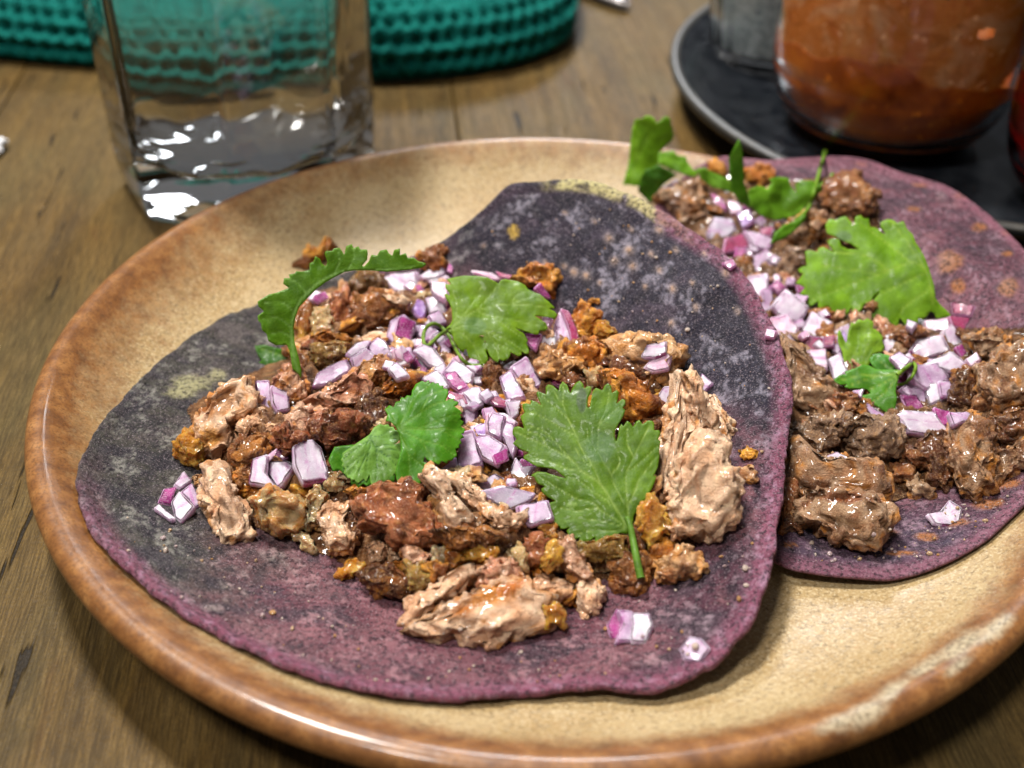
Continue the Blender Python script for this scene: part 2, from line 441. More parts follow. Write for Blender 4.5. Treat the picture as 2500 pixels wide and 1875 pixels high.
P += (rag_.reshape(P.shape[:2])[..., None]) * np.stack([np.cos(th), np.sin(th), 0 * th], -1)[None]
m1, m2 = blister(UVq, fbl, D)
D += .05 * (RH > .965) * sm(RH, .965, .99)
def tort_cols(G, UV, rh, seed, kind, m1, m2):
    n1 = fbm(G, .45, 3, seed); n2 = fbm(G, 2.0, 4, seed + 1); n3 = fbm(G, 5.5, 3, seed + 2); n4 = fbm(G * np.array([1, 1, .6]), 1.1, 4, seed + 3)
    u, v = UV[:, 0], UV[:, 1]
    if kind == 'front':
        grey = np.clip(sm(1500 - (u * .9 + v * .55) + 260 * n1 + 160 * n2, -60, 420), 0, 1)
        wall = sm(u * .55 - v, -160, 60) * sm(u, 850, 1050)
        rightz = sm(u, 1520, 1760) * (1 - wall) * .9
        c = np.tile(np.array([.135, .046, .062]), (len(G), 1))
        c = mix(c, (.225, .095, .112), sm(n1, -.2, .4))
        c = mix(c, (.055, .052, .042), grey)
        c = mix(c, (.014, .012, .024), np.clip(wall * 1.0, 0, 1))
        c = mix(c, (.062, .026, .044), rightz * .8)
        n5 = fbm(G * np.array([.7, 1.5, 1.]) + .25 * n2[:, None], .85, 4, seed + 8)
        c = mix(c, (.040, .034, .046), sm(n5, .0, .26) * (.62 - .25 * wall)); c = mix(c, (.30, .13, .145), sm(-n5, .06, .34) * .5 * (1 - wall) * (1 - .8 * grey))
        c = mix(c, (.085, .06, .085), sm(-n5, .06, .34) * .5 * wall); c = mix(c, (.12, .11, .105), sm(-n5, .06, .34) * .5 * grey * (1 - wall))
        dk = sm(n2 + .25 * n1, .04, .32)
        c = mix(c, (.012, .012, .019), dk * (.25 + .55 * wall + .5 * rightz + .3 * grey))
        pale = sm(n3 * .7 + .8 * n4 + .25 * n5, .10, .40)
        pc = mix(np.tile(np.array([.42, .22, .24]), (len(G), 1)), (.36, .33, .40), np.clip(wall + .6 * rightz, 0, 1))
        pc = mix(pc, (.30, .29, .25), grey)
        c = mix(c, pc, pale * (.68 - .12 * wall))
        # flour-yellow patches
        for (bu, bv, ra, rb) in ((470, 935, 70, 28), (530, 915, 30, 20), (440, 960, 50, 16)):
            k = np.exp(-(((u - bu) / ra) ** 2 + ((v - bv) / rb) ** 2)); c = mix(c, (.42, .39, .20), sm(k + .3 * n3, .4, .9) * .75)
        k = np.exp(-(((u - 1254) / 13) ** 2 + ((v - 566) / 20) ** 2)); c = mix(c, (.45, .29, .05), sm(k, .35, .5))
        # corn-yellow crust on the lifted back edge
        k = sm(u, 1310, 1370) * (1 - sm(u, 1640, 1720)) * sm(rh, .955, .975) * (v < 640)
        c = mix(c, (.52, .46, .20), k * sm(n2, -.35, .05))
        edge = sm(rh, .93, .985) * (1 - sm(v, 480, 420)) * (1 - np.clip(grey * 1.2, 0, 1) * (1 - sm(v + 60 * n2, 1080, 1380)))
        edge *= 1 - .9 * sm(u, 1000, 1100) * (u < 1600) * (v < 700)
        c = mix(c, (.235, .068, .115), edge * .8)
        c = mix(c, (.40, .23, .33), edge * sm(n3, .05, .35) * .6)
    else:
        c = np.tile(np.array([.125, .045, .065]), (len(G), 1))
        c = mix(c, (.20, .085, .11), sm(n1, -.2, .4))
        n5 = fbm(G * np.array([.7, 1.4, 1.]) + .25 * n2[:, None], .85, 4, seed + 8); c = mix(c, (.055, .035, .05), sm(n5, .02, .3) * .6); c = mix(c, (.33, .15, .17), sm(-n5, .06, .34) * .5)
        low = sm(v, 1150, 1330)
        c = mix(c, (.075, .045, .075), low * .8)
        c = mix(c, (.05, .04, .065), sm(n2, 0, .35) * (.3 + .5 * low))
        c = mix(c, (.42, .27, .33), sm(n3 + .5 * n4, .1, .45) * .55)
        for (bu, bv, ra, rb) in ((2318, 640, 42, 40), (2465, 700, 36, 32), (2340, 700, 30, 26), (2390, 555, 26, 14), (2455, 568, 18, 12), (2345, 478, 24, 12), (2250, 450, 30, 9),
                                 (2460, 620, 20, 10), (2230, 510, 24, 9), (2100, 400, 26, 8), (2330, 1275, 60, 16), (2265, 1310, 40, 14), (2410, 1230, 60, 16), (2170, 1300, 30, 12), (2460, 1180, 50, 20), (2205, 1350, 60, 8), (1930, 1330, 30, 6)):
            k = np.exp(-(((u - bu) / ra) ** 2 + ((v - bv) / rb) ** 2) * 1.3); c = mix(c, (.40, .15, .035), sm(k + .35 * n2 + .2 * n3, .35, .8) * .8)
        edge = sm(rh, .94, .99)
        c = mix(c, (.27, .10, .14), edge * .7)
    c = mix(c, (.50, .42, .42), m1 * .75); c = mix(c, (.42, .22, .08), m2 * .8)
    return np.clip(c, .004, 1)
def tort_mat(name):
    m = Mt(name, Roughness=.6); m.set('Specular_IOR_Level', .22)
    A = m.attr('tint').outputs['Color']; P = m.pos()
    f1 = m.noise(9, P, 6, .75); f2 = m.noise(24, P, 3, .6)
    c = m.mixc(m.ramp(f1, [(.40, .85), (.52, 0.)]), A, (.010, .007, .012))
    c = m.mixc(m.math('MULTIPLY', m.ramp(f2, [(.55, 0.), (.68, 1.)]), .42), c, (.46, .37, .40))
    m.set('Base Color', c)
    m.set('Roughness', m.ramp(m.noise(5, P, 3), [(.35, .42), (.6, .7)]))
    m.set('Subsurface_Weight', .06); m.b.inputs['Subsurface Radius'].default_value = (.6, .35, .3); m.set('Subsurface_Scale', .002)
    m.bump(m.math('ADD', f1, m.math('MULTIPLY', f2, .6)), 1.0, .09)
    return m.m
TM = tort_mat('blue_corn_tortilla')
G, F, N, n = sheet(P, rho, th, .115, D)
def ext(a, nr, nt, n):   # extend an attribute over the edge and the underside
    a = a.reshape(nr, nt, *a.shape[1:]); rows = [a] + [a[-1:]] * 5
    keep = list(range(nr - 1, -1, -5)); keep = keep + ([0] if keep[-1] != 0 else []); rows.append(a[keep])
    return np.concatenate(rows, 0).reshape(-1, *a.shape[2:])
e_ = lambda a: ext(a, len(rho), len(th), n)
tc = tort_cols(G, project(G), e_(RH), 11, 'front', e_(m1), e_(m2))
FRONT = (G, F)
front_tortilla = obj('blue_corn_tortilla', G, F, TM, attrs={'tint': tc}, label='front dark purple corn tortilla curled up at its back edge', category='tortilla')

bb = [(1545, 760, 1.1), (1560, 600, 1.3), (1620, 480, 1.6), (1700, 425, 2.0), (1785, 400, 2.35), (1900, 393, 2.66), (1990, 387, 2.72), (2063, 385, 2.75), (2135, 398, 2.75), (2189, 420, 2.72), (2244, 435, 2.7), (2298, 451, 2.7), (2352, 481, 2.7), (2406, 521, 2.68), (2450, 560, 2.66),
      (2497, 607, 2.62), (2600, 740, 2.5), (2655, 900, 2.2), (2640, 1080, 1.8), (2560, 1205, 1.5), (2500, 1256, 1.35), (2442, 1302, 1.3), (2390, 1343, 1.25), (2314, 1379, 1.2), (2237, 1402, 1.15), (2175, 1410, 1.15), (2109, 1406, 1.15), (2032, 1399, 1.1), (1955, 1386, 1.1), (1904, 1370, 1.1), (1780, 1290, 1.0), (1660, 1130, 1.0), (1580, 940, 1.0)]
inb = [(0, 0, .95), (.5, 0, .9), (.5, 4, 1.0), (.8, 4, 1.4), (.5, 9, 1.05), (.8, 9, 1.75), (.5, 14, 1.1), (.8, 14, 1.8), (.5, 19, 1.0), (.85, 19, 1.4), (.5, 24, .9), (.85, 24, 1.0), (.6, 29, .9)]
P, rho2, th2 = tortilla_geo(bb, inb, .2, nr=110, nt=420)
q = P.reshape(-1, 3); RH = np.repeat(rho2, len(th2))
pr = np.hypot(q[:, 0], q[:, 1]); q[:, 2] = np.maximum(q[:, 2], plate_surface(np.minimum(pr, 12.5)) + .24)
q[:, 2] += .06 * fbm(q, .4, 2, 13) * sm(RH, .2, .8)
D = .03 * fbm(q, 2.2, 3, 15) + .025 * fbm(q, 6, 4, 16)
m1, m2 = blister(project(q), [(2297, 480, 14), (2310, 640, 30), (2460, 700, 26)], D)
m1 *= .3; m2 *= 0
G2, F2, N2, n2_ = sheet(P, rho2, th2, .11, D)
e2 = lambda a: ext(a, len(rho2), len(th2), n2_)
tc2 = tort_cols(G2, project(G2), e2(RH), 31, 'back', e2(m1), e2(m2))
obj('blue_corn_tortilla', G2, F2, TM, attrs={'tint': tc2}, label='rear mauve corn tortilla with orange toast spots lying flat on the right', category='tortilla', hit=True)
BACKBV = list(BV)
reg(G, F)
# ================================================================== FOOD: materials
def meat_mat(name, fat=False):
    m = Mt(name, Roughness=.42); m.set('Specular_IOR_Level', .3)
    A = m.attr('tint').outputs['Color']; P = m.pos()
    f1 = m.noise(6, P, 6, .72, .5); f2 = m.noise(20, P, 4, .7); f3 = m.noise(3, P, 3)
    c = m.mixc(m.ramp(f1, [(.35, .42), (.44, 0.)]), A, (.16, .045, .008)) if not fat else m.mixc(m.ramp(f1, [(.36, .3), (.5, 0.)]), A, (.26, .14, .04))
    c = m.mixc(m.math('MULTIPLY', m.ramp(f2, [(.52, 0.), (.64, 1.)]), .34), c, (.80, .52, .28))
    c = m.mixc(m.math('MULTIPLY', m.ramp(f2, [(.30, 1.), (.40, 0.)]), .5), c, (.05, .015, .006))
    m.set('Base Color', c)
    m.set('Roughness', m.ramp(f3, [(.35, .30), (.65, .52)]))
    m.set('coat_Weight', m.ramp(f3, [(.38, .7), (.62, .15)])); m.set('coat_Roughness', .09)
    m.set('Subsurface_Weight', .45 if fat else .05); m.b.inputs['Subsurface Radius'].default_value = (1, .45, .22); m.set('Subsurface_Scale', .0035 if fat else .0016)
    if fat: m.set('Transmission_Weight', .12); m.set('IOR', 1.4)
    h = m.math('ADD', m.math('MULTIPLY', f1, 1.0), m.math('MULTIPLY', f2, .6))
    m.bump(h, 1.0, .13)
    return m.m
MEAT = meat_mat('cooked_meat'); FAT = meat_mat('glossy_fat', True)
def onion_mat():
    m = Mt('red_onion', Roughness=.32); m.set('Specular_IOR_Level', .3)
    A = m.attr('tint').outputs['Color']; P = m.pos()
    f = m.noise(30, P, 3, .6); g = m.noise(5, P, 3)
    c = m.mixc(m.math('MULTIPLY', m.ramp(f, [(.5, 0.), (.7, 1.)]), .3), A, (.75, .70, .76))
    c = m.mixc(m.ramp(g, [(.4, .12), (.6, 0.)]), c, (.35, .12, .3))
    m.set('Base Color', c); m.set('coat_Weight', .35); m.set('coat_Roughness', .1)
    m.set('Subsurface_Weight', .8); m.b.inputs['Subsurface Radius'].default_value = (1, .75, .9); m.set('Subsurface_Scale', .0035)
    m.bump(m.math('ADD', f, g), .35, .03)
    return m.m
ONION = onion_mat()
def leaf_mat(name):
    m = Mt(name, Roughness=.38); m.set('Specular_IOR_Level', .18)
    A = m.attr('tint').outputs['Color']; P = m.pos()
    f = m.noise(14, P, 4, .6); g = m.noise(2.2, P, 3); cell = m.noise(34, P, 2)
    c = m.mixc(1.0, A, (.72, .72, .6), 'MULTIPLY')
    c = m.mixc(m.ramp(g, [(.35, .4), (.6, 0.)]), c, (.040, .115, .004))
    c = m.mixc(m.math('MULTIPLY', m.ramp(f, [(.52, 0.), (.72, 1.)]), .25), c, (.17, .30, .03))
    c = m.mixc(m.math('MULTIPLY', m.ramp(cell, [(.35, 1.), (.5, 0.)]), .3), c, (.03, .11, .008))
    m.set('Base Color', c); m.set('coat_Weight', .05); m.set('coat_Roughness', .12)
    m.set('Roughness', m.ramp(g, [(.35, .34), (.65, .55)]))
    tr = m.n('ShaderNodeBsdfTranslucent'); m.t.links.new(m.mixc(1.0, c, (1.25, 1.2, .25), 'MULTIPLY'), tr.inputs[0])
    mx = m.n('ShaderNodeMixShader'); mx.inputs[0].default_value = .26
    m.t.links.new(m.b.outputs[0], mx.inputs[1]); m.t.links.new(tr.outputs[0], mx.inputs[2]); m.t.links.new(mx.outputs[0], m.out.inputs[0])
    vv = m.attr('vein').outputs['Fac']
    h = m.math('SUBTRACT', m.math('ADD', m.math('MULTIPLY', f, .5), m.math('MULTIPLY', cell, .25)), m.math('MULTIPLY', vv, .35))
    m.bump(h, .5, .04)
    return m.m
LEAF = leaf_mat('cilantro_leaf')

# ------------------------------------------------------------------ shape makers
_ICO = {}
def ico(l):
    if l not in _ICO:
        b = bmesh.new(); bmesh.ops.create_icosphere(b, subdivisions=l, radius=1)
        V = np.array([v.co[:] for v in b.verts]); F = np.array([[v.index for v in f.verts] for f in b.faces]); b.free(); _ICO[l] = (V, F)
    return _ICO[l]
def vnormals(V, F):
    fn = np.cross(V[F[:, 1]] - V[F[:, 0]], V[F[:, 2]] - V[F[:, 0]]); N = np.zeros_like(V)
    for k in range(3):
        for ax in range(3): N[:, ax] += np.bincount(F[:, k], fn[:, ax], len(V))
    return N / (np.linalg.norm(N, axis=1)[:, None] + 1e-12)
def star_radius(poly, phi):
    """radius of polygon (2d, centred) along each phi"""
    a = poly; b = np.roll(poly, -1, 0); out = np.full(len(phi), 0.)
    c, s = np.cos(phi), np.sin(phi)
    for (x1, y1), (x2, y2) in zip(a, b):
        dx, dy = x2 - x1, y2 - y1
        den = c * dy - s * dx; den = np.where(np.abs(den) < 1e-9, 1e-9, den)
        t = (x1 * dy - y1 * dx) / den; u = (x1 * s - y1 * c) / den
        ok = (u >= -1e-6) & (u <= 1 + 1e-6) & (t > 0); out = np.where(ok, np.maximum(out, t), out)
    return out
def centroid(p):
    p = np.asarray(p, float); q = np.roll(p, -1, 0); cr = p[:, 0] * q[:, 1] - q[:, 0] * p[:, 1]; A = cr.sum() / 2
    if abs(A) < 1e-6: return p.mean(0)
    return np.array([((p[:, 0] + q[:, 0]) * cr).sum(), ((p[:, 1] + q[:, 1]) * cr).sum()]) / (6 * A)
def frame(n, ref=None):
    n = n / np.linalg.norm(n); x = RIGHT - n * (RIGHT @ n); x /= np.linalg.norm(x); y = np.cross(n, x)
    return x, y, n
PAL = {  # base, second, crust
    'pale': ((.86, .47, .26), (.95, .64, .42), (.56, .19, .016)),
    'pink': ((.56, .23, .13), (.80, .46, .29), (.26, .066, .012)),
    'tan': ((.62, .29, .085), (.82, .50, .25), (.28, .075, .008)),
    'brown': ((.19, .050, .006), (.38, .130, .015), (.055, .012, .002)),
    'dark': ((.105, .030, .010), (.20, .06, .016), (.04, .011, .004)),
    'red': ((.24, .052, .012), (.42, .13, .045), (.10, .018, .004)),
    'orange': ((.52, .150, .006), (.74, .32, .030), (.18, .034, .003)),
    'gold': ((.52, .20, .009), (.66, .35, .04), (.24, .055, .003)),
    'olive': ((.20, .105, .012), (.36, .22, .05), (.09, .032, .004)),
    'fat': ((.50, .34, .15), (.66, .50, .29), (.42, .19, .04)),
    'grey': ((.20, .115, .068), (.34, .21, .13), (.08, .028, .010)),
    'btan': ((.29, .150, .075), (.44, .27, .155), (.10, .026, .006)),
    'bcrust': ((.22, .062, .014), (.34, .14, .05), (.085, .019, .004)),
}
MEATS = []; seedc = [0]
def chunk(poly, kind='tan', T=.35, crust=.35, fib=None, lift=.45, lvl=None, rough=1., tilt=(0, 0), boxy=.60, pat=()):
    seedc[0] += 1; sd = seedc[0] * 1.37
    poly = np.asarray(poly, float); c2 = centroid(poly); poly = c2 + (poly - c2) * 1.06
    p, n = cast(*c2)
    d = rays(c2)[0]; d /= np.linalg.norm(d)
    nn = -d * .62 + n * .38 + np.array([0, 0, .25]) + RIGHT * tilt[0] + np.array([0, 0, 1]) * tilt[1]
    if len(poly) and abs(np.ptp(poly[:, 0]) * np.ptp(poly[:, 1])) < 5200: T = T * .78
    x, y, z = frame(nn)
    o = p + z * (T * lift)
    W = on_plane(poly, o, z) - o
    L = np.stack([W @ x, W @ y], 1)
    cc = centroid(L); L = L - cc; o = o + x * cc[0] + y * cc[1]
    area_ = abs(np.sum(L[:, 0] * np.roll(L[:, 1], -1) - np.roll(L[:, 0], -1) * L[:, 1])) / 2
    if lvl is None: lvl = 6 if area_ > 3.2 else (5 if area_ > .35 else 4)
    Vs, F = ico(lvl); phi = np.arctan2(Vs[:, 1], Vs[:, 0]); pl = np.hypot(Vs[:, 0], Vs[:, 1])
    rj = np.random.default_rng(int(sd * 100)); LL = []
    for i in range(len(L)):
        a_, b_ = L[i], L[(i + 1) % len(L)]; el = np.linalg.norm(b_ - a_)
        LL.append(a_ * (1 + rj.uniform(-.03, .05)))
        for t in ((.5,) if el < .45 else (.33, .66)): LL.append((a_ * (1 - t) + b_ * t) * (1 + rj.uniform(-.13, .12) * (1 if len(L) > 5 else .5)))
    Lc = np.array(LL); Lc = smooth_curve(Lc, len(Lc) * 4, closed=True)
    R = star_radius(Lc, np.linspace(-np.pi, np.pi, 361))
    R = np.interp(phi, np.linspace(-np.pi, np.pi, 361), R)
    lump = fbm(Vs * 1.0, 1.6, 2, sd)
    X = R * pl ** boxy * np.cos(phi); Y = R * pl ** boxy * np.sin(phi)
    Zz = T * np.sign(Vs[:, 2]) * np.abs(Vs[:, 2]) ** .85 * (1 + .55 * lump)
    V = o + X[:, None] * x + Y[:, None] * y + Zz[:, None] * z
    N = vnormals(V, F)
    sz = min(1., math.sqrt(area_) / 1.6)
    # fibre frame
    if fib is None: fa = random.random() * 3.14
    else: fa = -math.radians(fib)
    f = x * math.cos(fa) + y * math.sin(fa); g = -x * math.sin(fa) + y * math.cos(fa)
    loc = V - o
    lf, lg, lz = loc @ f, loc @ g, loc @ z
    warp = perlin(np.stack([lf * .7, lg * 1.1, lz * 1.1], 1) + sd * 3.1)
    warp2 = perlin(np.stack([lf * 1.6, lg * 2.5, lz * 2.5], 1) + sd * 1.1)
    if fib is not None:      # torn white meat: bundles of fibre parted by sharp creases, broken across here and there
        bun = np.abs(np.sin(np.pi * (lg * 2.7 + 1.3 * warp + .4 * warp2 + lz * .9))) ** .38
        fin = np.abs(np.sin(np.pi * (lg * 6.5 + 2.2 * warp + .8 * warp2 + lz * 2))) ** .7
        brk = np.abs(perlin(np.stack([lf * 2.0, lg * 1.0, lz * .7], 1) + sd * 5)); brk = 1 - np.exp(-(brk / .07) ** 2)
        tex = .12 * (bun - .8) + .03 * (fin - .7) + .085 * (brk - 1)
        r1 = bun * 2 - 1
    else:                    # fried, crumbly: rounded clods with sharp gaps
        c1 = np.abs(perlin(loc * 1.5 + sd * 3 + .3 * warp2[:, None])); c2_ = np.abs(perlin(loc * 3.4 + sd * 2)); 
        tex = .30 * (np.minimum(c1, .35) - .28) + .14 * (np.minimum(c2_, .3) - .2)
        r1 = c1 * 3 - .6
    wv = np.stack([warp, warp2, -warp], 1) * .22
    if fib is not None:
        e1, v1 = voro(np.stack([lf * 1.25, lg * 3.0, lz * 2.2], 1) + wv + sd); e2, v2 = voro(np.stack([lf * 2.6, lg * 6.5, lz * 4], 1) + wv * 2 + sd)
        tex = .45 * tex - .085 * np.exp(-(e1 / .10) ** 2) + .075 * (v1 - .5) - .03 * np.exp(-(e2 / .16) ** 2) + .02 * (v2 - .5)
    else:
        k_ = 1.9 if sz > .5 else 2.8
        e1, v1 = voro(loc * k_ + wv + sd); e2, v2 = voro(loc * k_ * 2.3 + wv * 2 + sd)
        tex = .50 * tex - .07 * np.exp(-(e1 / .10) ** 2) + .085 * (v1 - .5) - .035 * np.exp(-(e2 / .14) ** 2) + .035 * (v2 - .5)
    lum = fbm(V, 1.3, 3, sd); gran = np.abs(perlin(V * 7 + sd)) - .2; gr2 = np.abs(perlin(V * 14 + sd)) - .2
    A = rough * (.60 + .40 * sz)
    smf = 1.0 if (fib is None and kind not in ('gold', 'fat', 'olive')) else .38
    disp = (.20 if smf == 1 else .11) * lum * A + tex * A * (1 if kind not in ('gold', 'fat', 'olive') else .7) + smf * .075 * gran * A + smf * .035 * gr2 * A
    rag = np.abs(perlin(V * 2.6 + sd * 2)); disp += A * (.34 * (np.minimum(rag, .3) - .17) + .12 * fbm(V, 5.5, 2, sd + 9)) * sm(pl, .6, .95)
    V = V + N * disp[:, None]
    a, b, cr = [np.array(k) for k in PAL[kind]]
    n1 = fbm(V, 1.1, 3, sd + 2); n2 = fbm(V, 3.2, 3, sd + 3); n3 = fbm(V, 8, 2, sd + 4)
    C = np.tile(a, (len(V), 1)); C = mix(C, b, sm(n1 + .4 * r1, -.15, .35))
    m_ = sm(n1 * 1.1 + n2 * .35 + .2 * lum + (crust - .5) * 1.1, -.02, .22); C = mix(C, cr, m_ * .9)
    if kind in ('pale', 'pink', 'tan', 'btan', 'fat'):
        m2 = sm(n2 + .5 * n1 + (crust - .5) + .34 * sm(pl, .7, 1), -.04, .14) * (1 - m_); C = mix(C, (.66, .235, .014), m2 * .8)
        C = mix(C, (.30, .11, .035), sm(perlin(np.stack([lf * .8, lg * 6.5 + 1.2 * warp2, lz * 3], 1) + sd), .12, .40) * .6)
        C = mix(C, (.72, .52, .36), sm(n3, .12, .4) * .35)
    else:
        C = mix(C, (.60, .27, .04), sm(n3, .15, .42) * .3)
    C = C * (1 + .34 * (v1 - .5) + .22 * (v2 - .5))[:, None]; C = mix(C, cr, sm(v1 + .35 * n1, .80, .92) * (.55 if crust > .12 else .12))
    C = mix(C, cr * .55, sm(-n2 - n3 * .5, .25, .55) * (.25 if kind == 'pale' else .6))
    if pat:
        UVc = project(V); wob = n2 * .5 + n3 * .35
        for (pu, pv, ra, rb, an, pc, k) in pat:
            an = math.radians(an); du, dv = UVc[:, 0] - pu, UVc[:, 1] - pv; a_, b_ = du * math.cos(an) + dv * math.sin(an), -du * math.sin(an) + dv * math.cos(an)
            C = mix(C, pc, sm(np.exp(-(a_ / ra) ** 2 - (b_ / rb) ** 2) + wob, .35, .62) * k)
    C = np.clip(C, .003, 1)
    reg(V, F)
    o_ = obj('meat_chunk', V, F, FAT if kind in ('fat', 'olive', 'gold') else MEAT, attrs={'tint': C})
    MEATS.append((o_, c2, kind, area_))
    return o_

ONIONS = []
def onion(poly, kind='lilac', T=.27, skin=None, tilt=None, lift=.75, gloss=0):
    """convex slab; kind colours the cut faces, skin = index of the outline edge that carries purple skin"""
    seedc[0] += 1; sd = seedc[0] * 1.91
    poly = np.asarray(poly, float); c2 = centroid(poly); poly = c2 + (poly - c2) * .98
    p, n = cast(*c2); d = rays(c2)[0]; d /= np.linalg.norm(d)
    tl = tilt if tilt is not None else (random.uniform(-.28, .28), random.uniform(-.1, .3))
    x, y, z = frame(-d * .46 + n * .18 + np.array([0, 0, .42]) + RIGHT * tl[0] + np.array([0, 0, 1]) * tl[1])
    o = p + z * T * lift
    W = on_plane(poly, o, z) - o; L = np.stack([W @ x, W @ y], 1)
    if np.sum(L[:, 0] * np.roll(L[:, 1], -1) - np.roll(L[:, 0], -1) * L[:, 1]) < 0: L = L[::-1]; skin = None if skin is None else (len(L) - 2 - skin) % len(L)
    cc = centroid(L); Lc = L - cc; o = o + x * cc[0] + y * cc[1]
    # dense outline with slightly rounded corners
    pts = []; eidx = []
    for i in range(len(Lc)):
        a, b = Lc[i], Lc[(i + 1) % len(Lc)]; k = 8
        for t in (np.arange(k) + .5) / k: pts.append(a * (1 - t) + b * t); eidx.append(i)
    pts = np.array(pts); m = len(pts)
    size = math.sqrt(abs(np.sum(Lc[:, 0] * np.roll(Lc[:, 1], -1) - np.roll(Lc[:, 0], -1) * Lc[:, 1])) / 2)
    bev = min(.06, size * .11)
    nrm = pts / (np.linalg.norm(pts, axis=1)[:, None] + 1e-9)
    rings = []
    for s_ in (.02, .2, .4, .58, .75, .9): rings.append((pts * s_, 0))
    rings += [(pts - nrm * bev, 0), (pts - nrm * bev * .3, -bev * .3), (pts, -bev), (pts + nrm * .01, -T * .5), (pts - nrm * T * .06, -T + bev), (pts - nrm * (bev + T * .08), -T), (pts * .5, -T), (pts * .02, -T)]
    ca = random.random() * 3.14; cv = random.uniform(.08, .22) / max(size, .4) * random.choice((1, 1, -1))
    dirc = np.array([math.cos(ca), math.sin(ca)])
    V = []; rr = []
    for (q, h) in rings:
        s1 = q @ dirc; bend = -cv * s1 ** 2
        V.append(o + q[:, :1] * x + q[:, 1:] * y + (h + bend)[:, None] * z if np.ndim(h) else o + q[:, :1] * x + q[:, 1:] * y + (bend + h)[:, None] * z)
    V = np.concatenate(V); F = grid_faces(len(rings), m, wrap_m=True)
    V = V + (fbm(V, 2.2, 2, sd) * .035)[:, None] * z + (fbm(V, 6, 2, sd) * .012)[:, None] * x
    base = {'white': ((.46, .40, .47), (.60, .55, .60)), 'lilac': ((.34, .23, .34), (.48, .38, .48)), 'pink': ((.56, .34, .44), (.70, .58, .65)), 'grey': ((.34, .30, .37), (.45, .42, .48)),
            'skin': ((.17, .003, .085), (.30, .018, .17)), 'crimson': ((.16, .006, .045), (.28, .02, .08)), 'violet': ((.16, .05, .26), (.42, .28, .55))}[kind]
    loc = V - o; st = perlin(np.stack([(loc @ x * dirc[0] + loc @ y * dirc[1]) * 9, (loc @ y * dirc[0] - loc @ x * dirc[1]) * 1.2, loc @ z * 2], 1) + sd)
    C = np.tile(np.array(base[0]), (len(V), 1)); C = mix(C, base[1], sm(fbm(V, 2.5, 2, sd) + .5 * st, -.3, .3))
    ri = np.repeat(np.arange(len(rings)), m)
    if kind in ('white', 'lilac', 'pink', 'grey'):
        C = mix(C, (.42, .16, .36), ((ri >= 6) & (ri <= 8)) * .10); C = mix(C, (.36, .17, .32), sm(st, .15, .4) * .35); lay = np.abs(((loc @ x) * dirc[0] + (loc @ y) * dirc[1] + .06 * st) / .34 + sd % 1); lay = np.abs(lay - np.round(lay)); C = mix(C, (.34, .07, .27), np.exp(-(lay / .045) ** 2) * .6)
        if skin is not None:
            e = (np.tile(np.array(eidx), len(rings)) == skin) & (ri >= 5) & (ri <= 11); C = mix(C, (.26, .02, .15), e * .95)
    else: C = mix(C, (.62, .38, .58), ((ri >= 7) & (ri <= 8)) * .6); C = mix(C, (.6, .45, .58), (ri > 9) * .8)
    reg(V, F)
    o_ = obj('onion_piece', V, F, ONION, attrs={'tint': np.clip(C, 0, 1)})
    ONIONS.append((o_, c2, kind, size))
    return o_

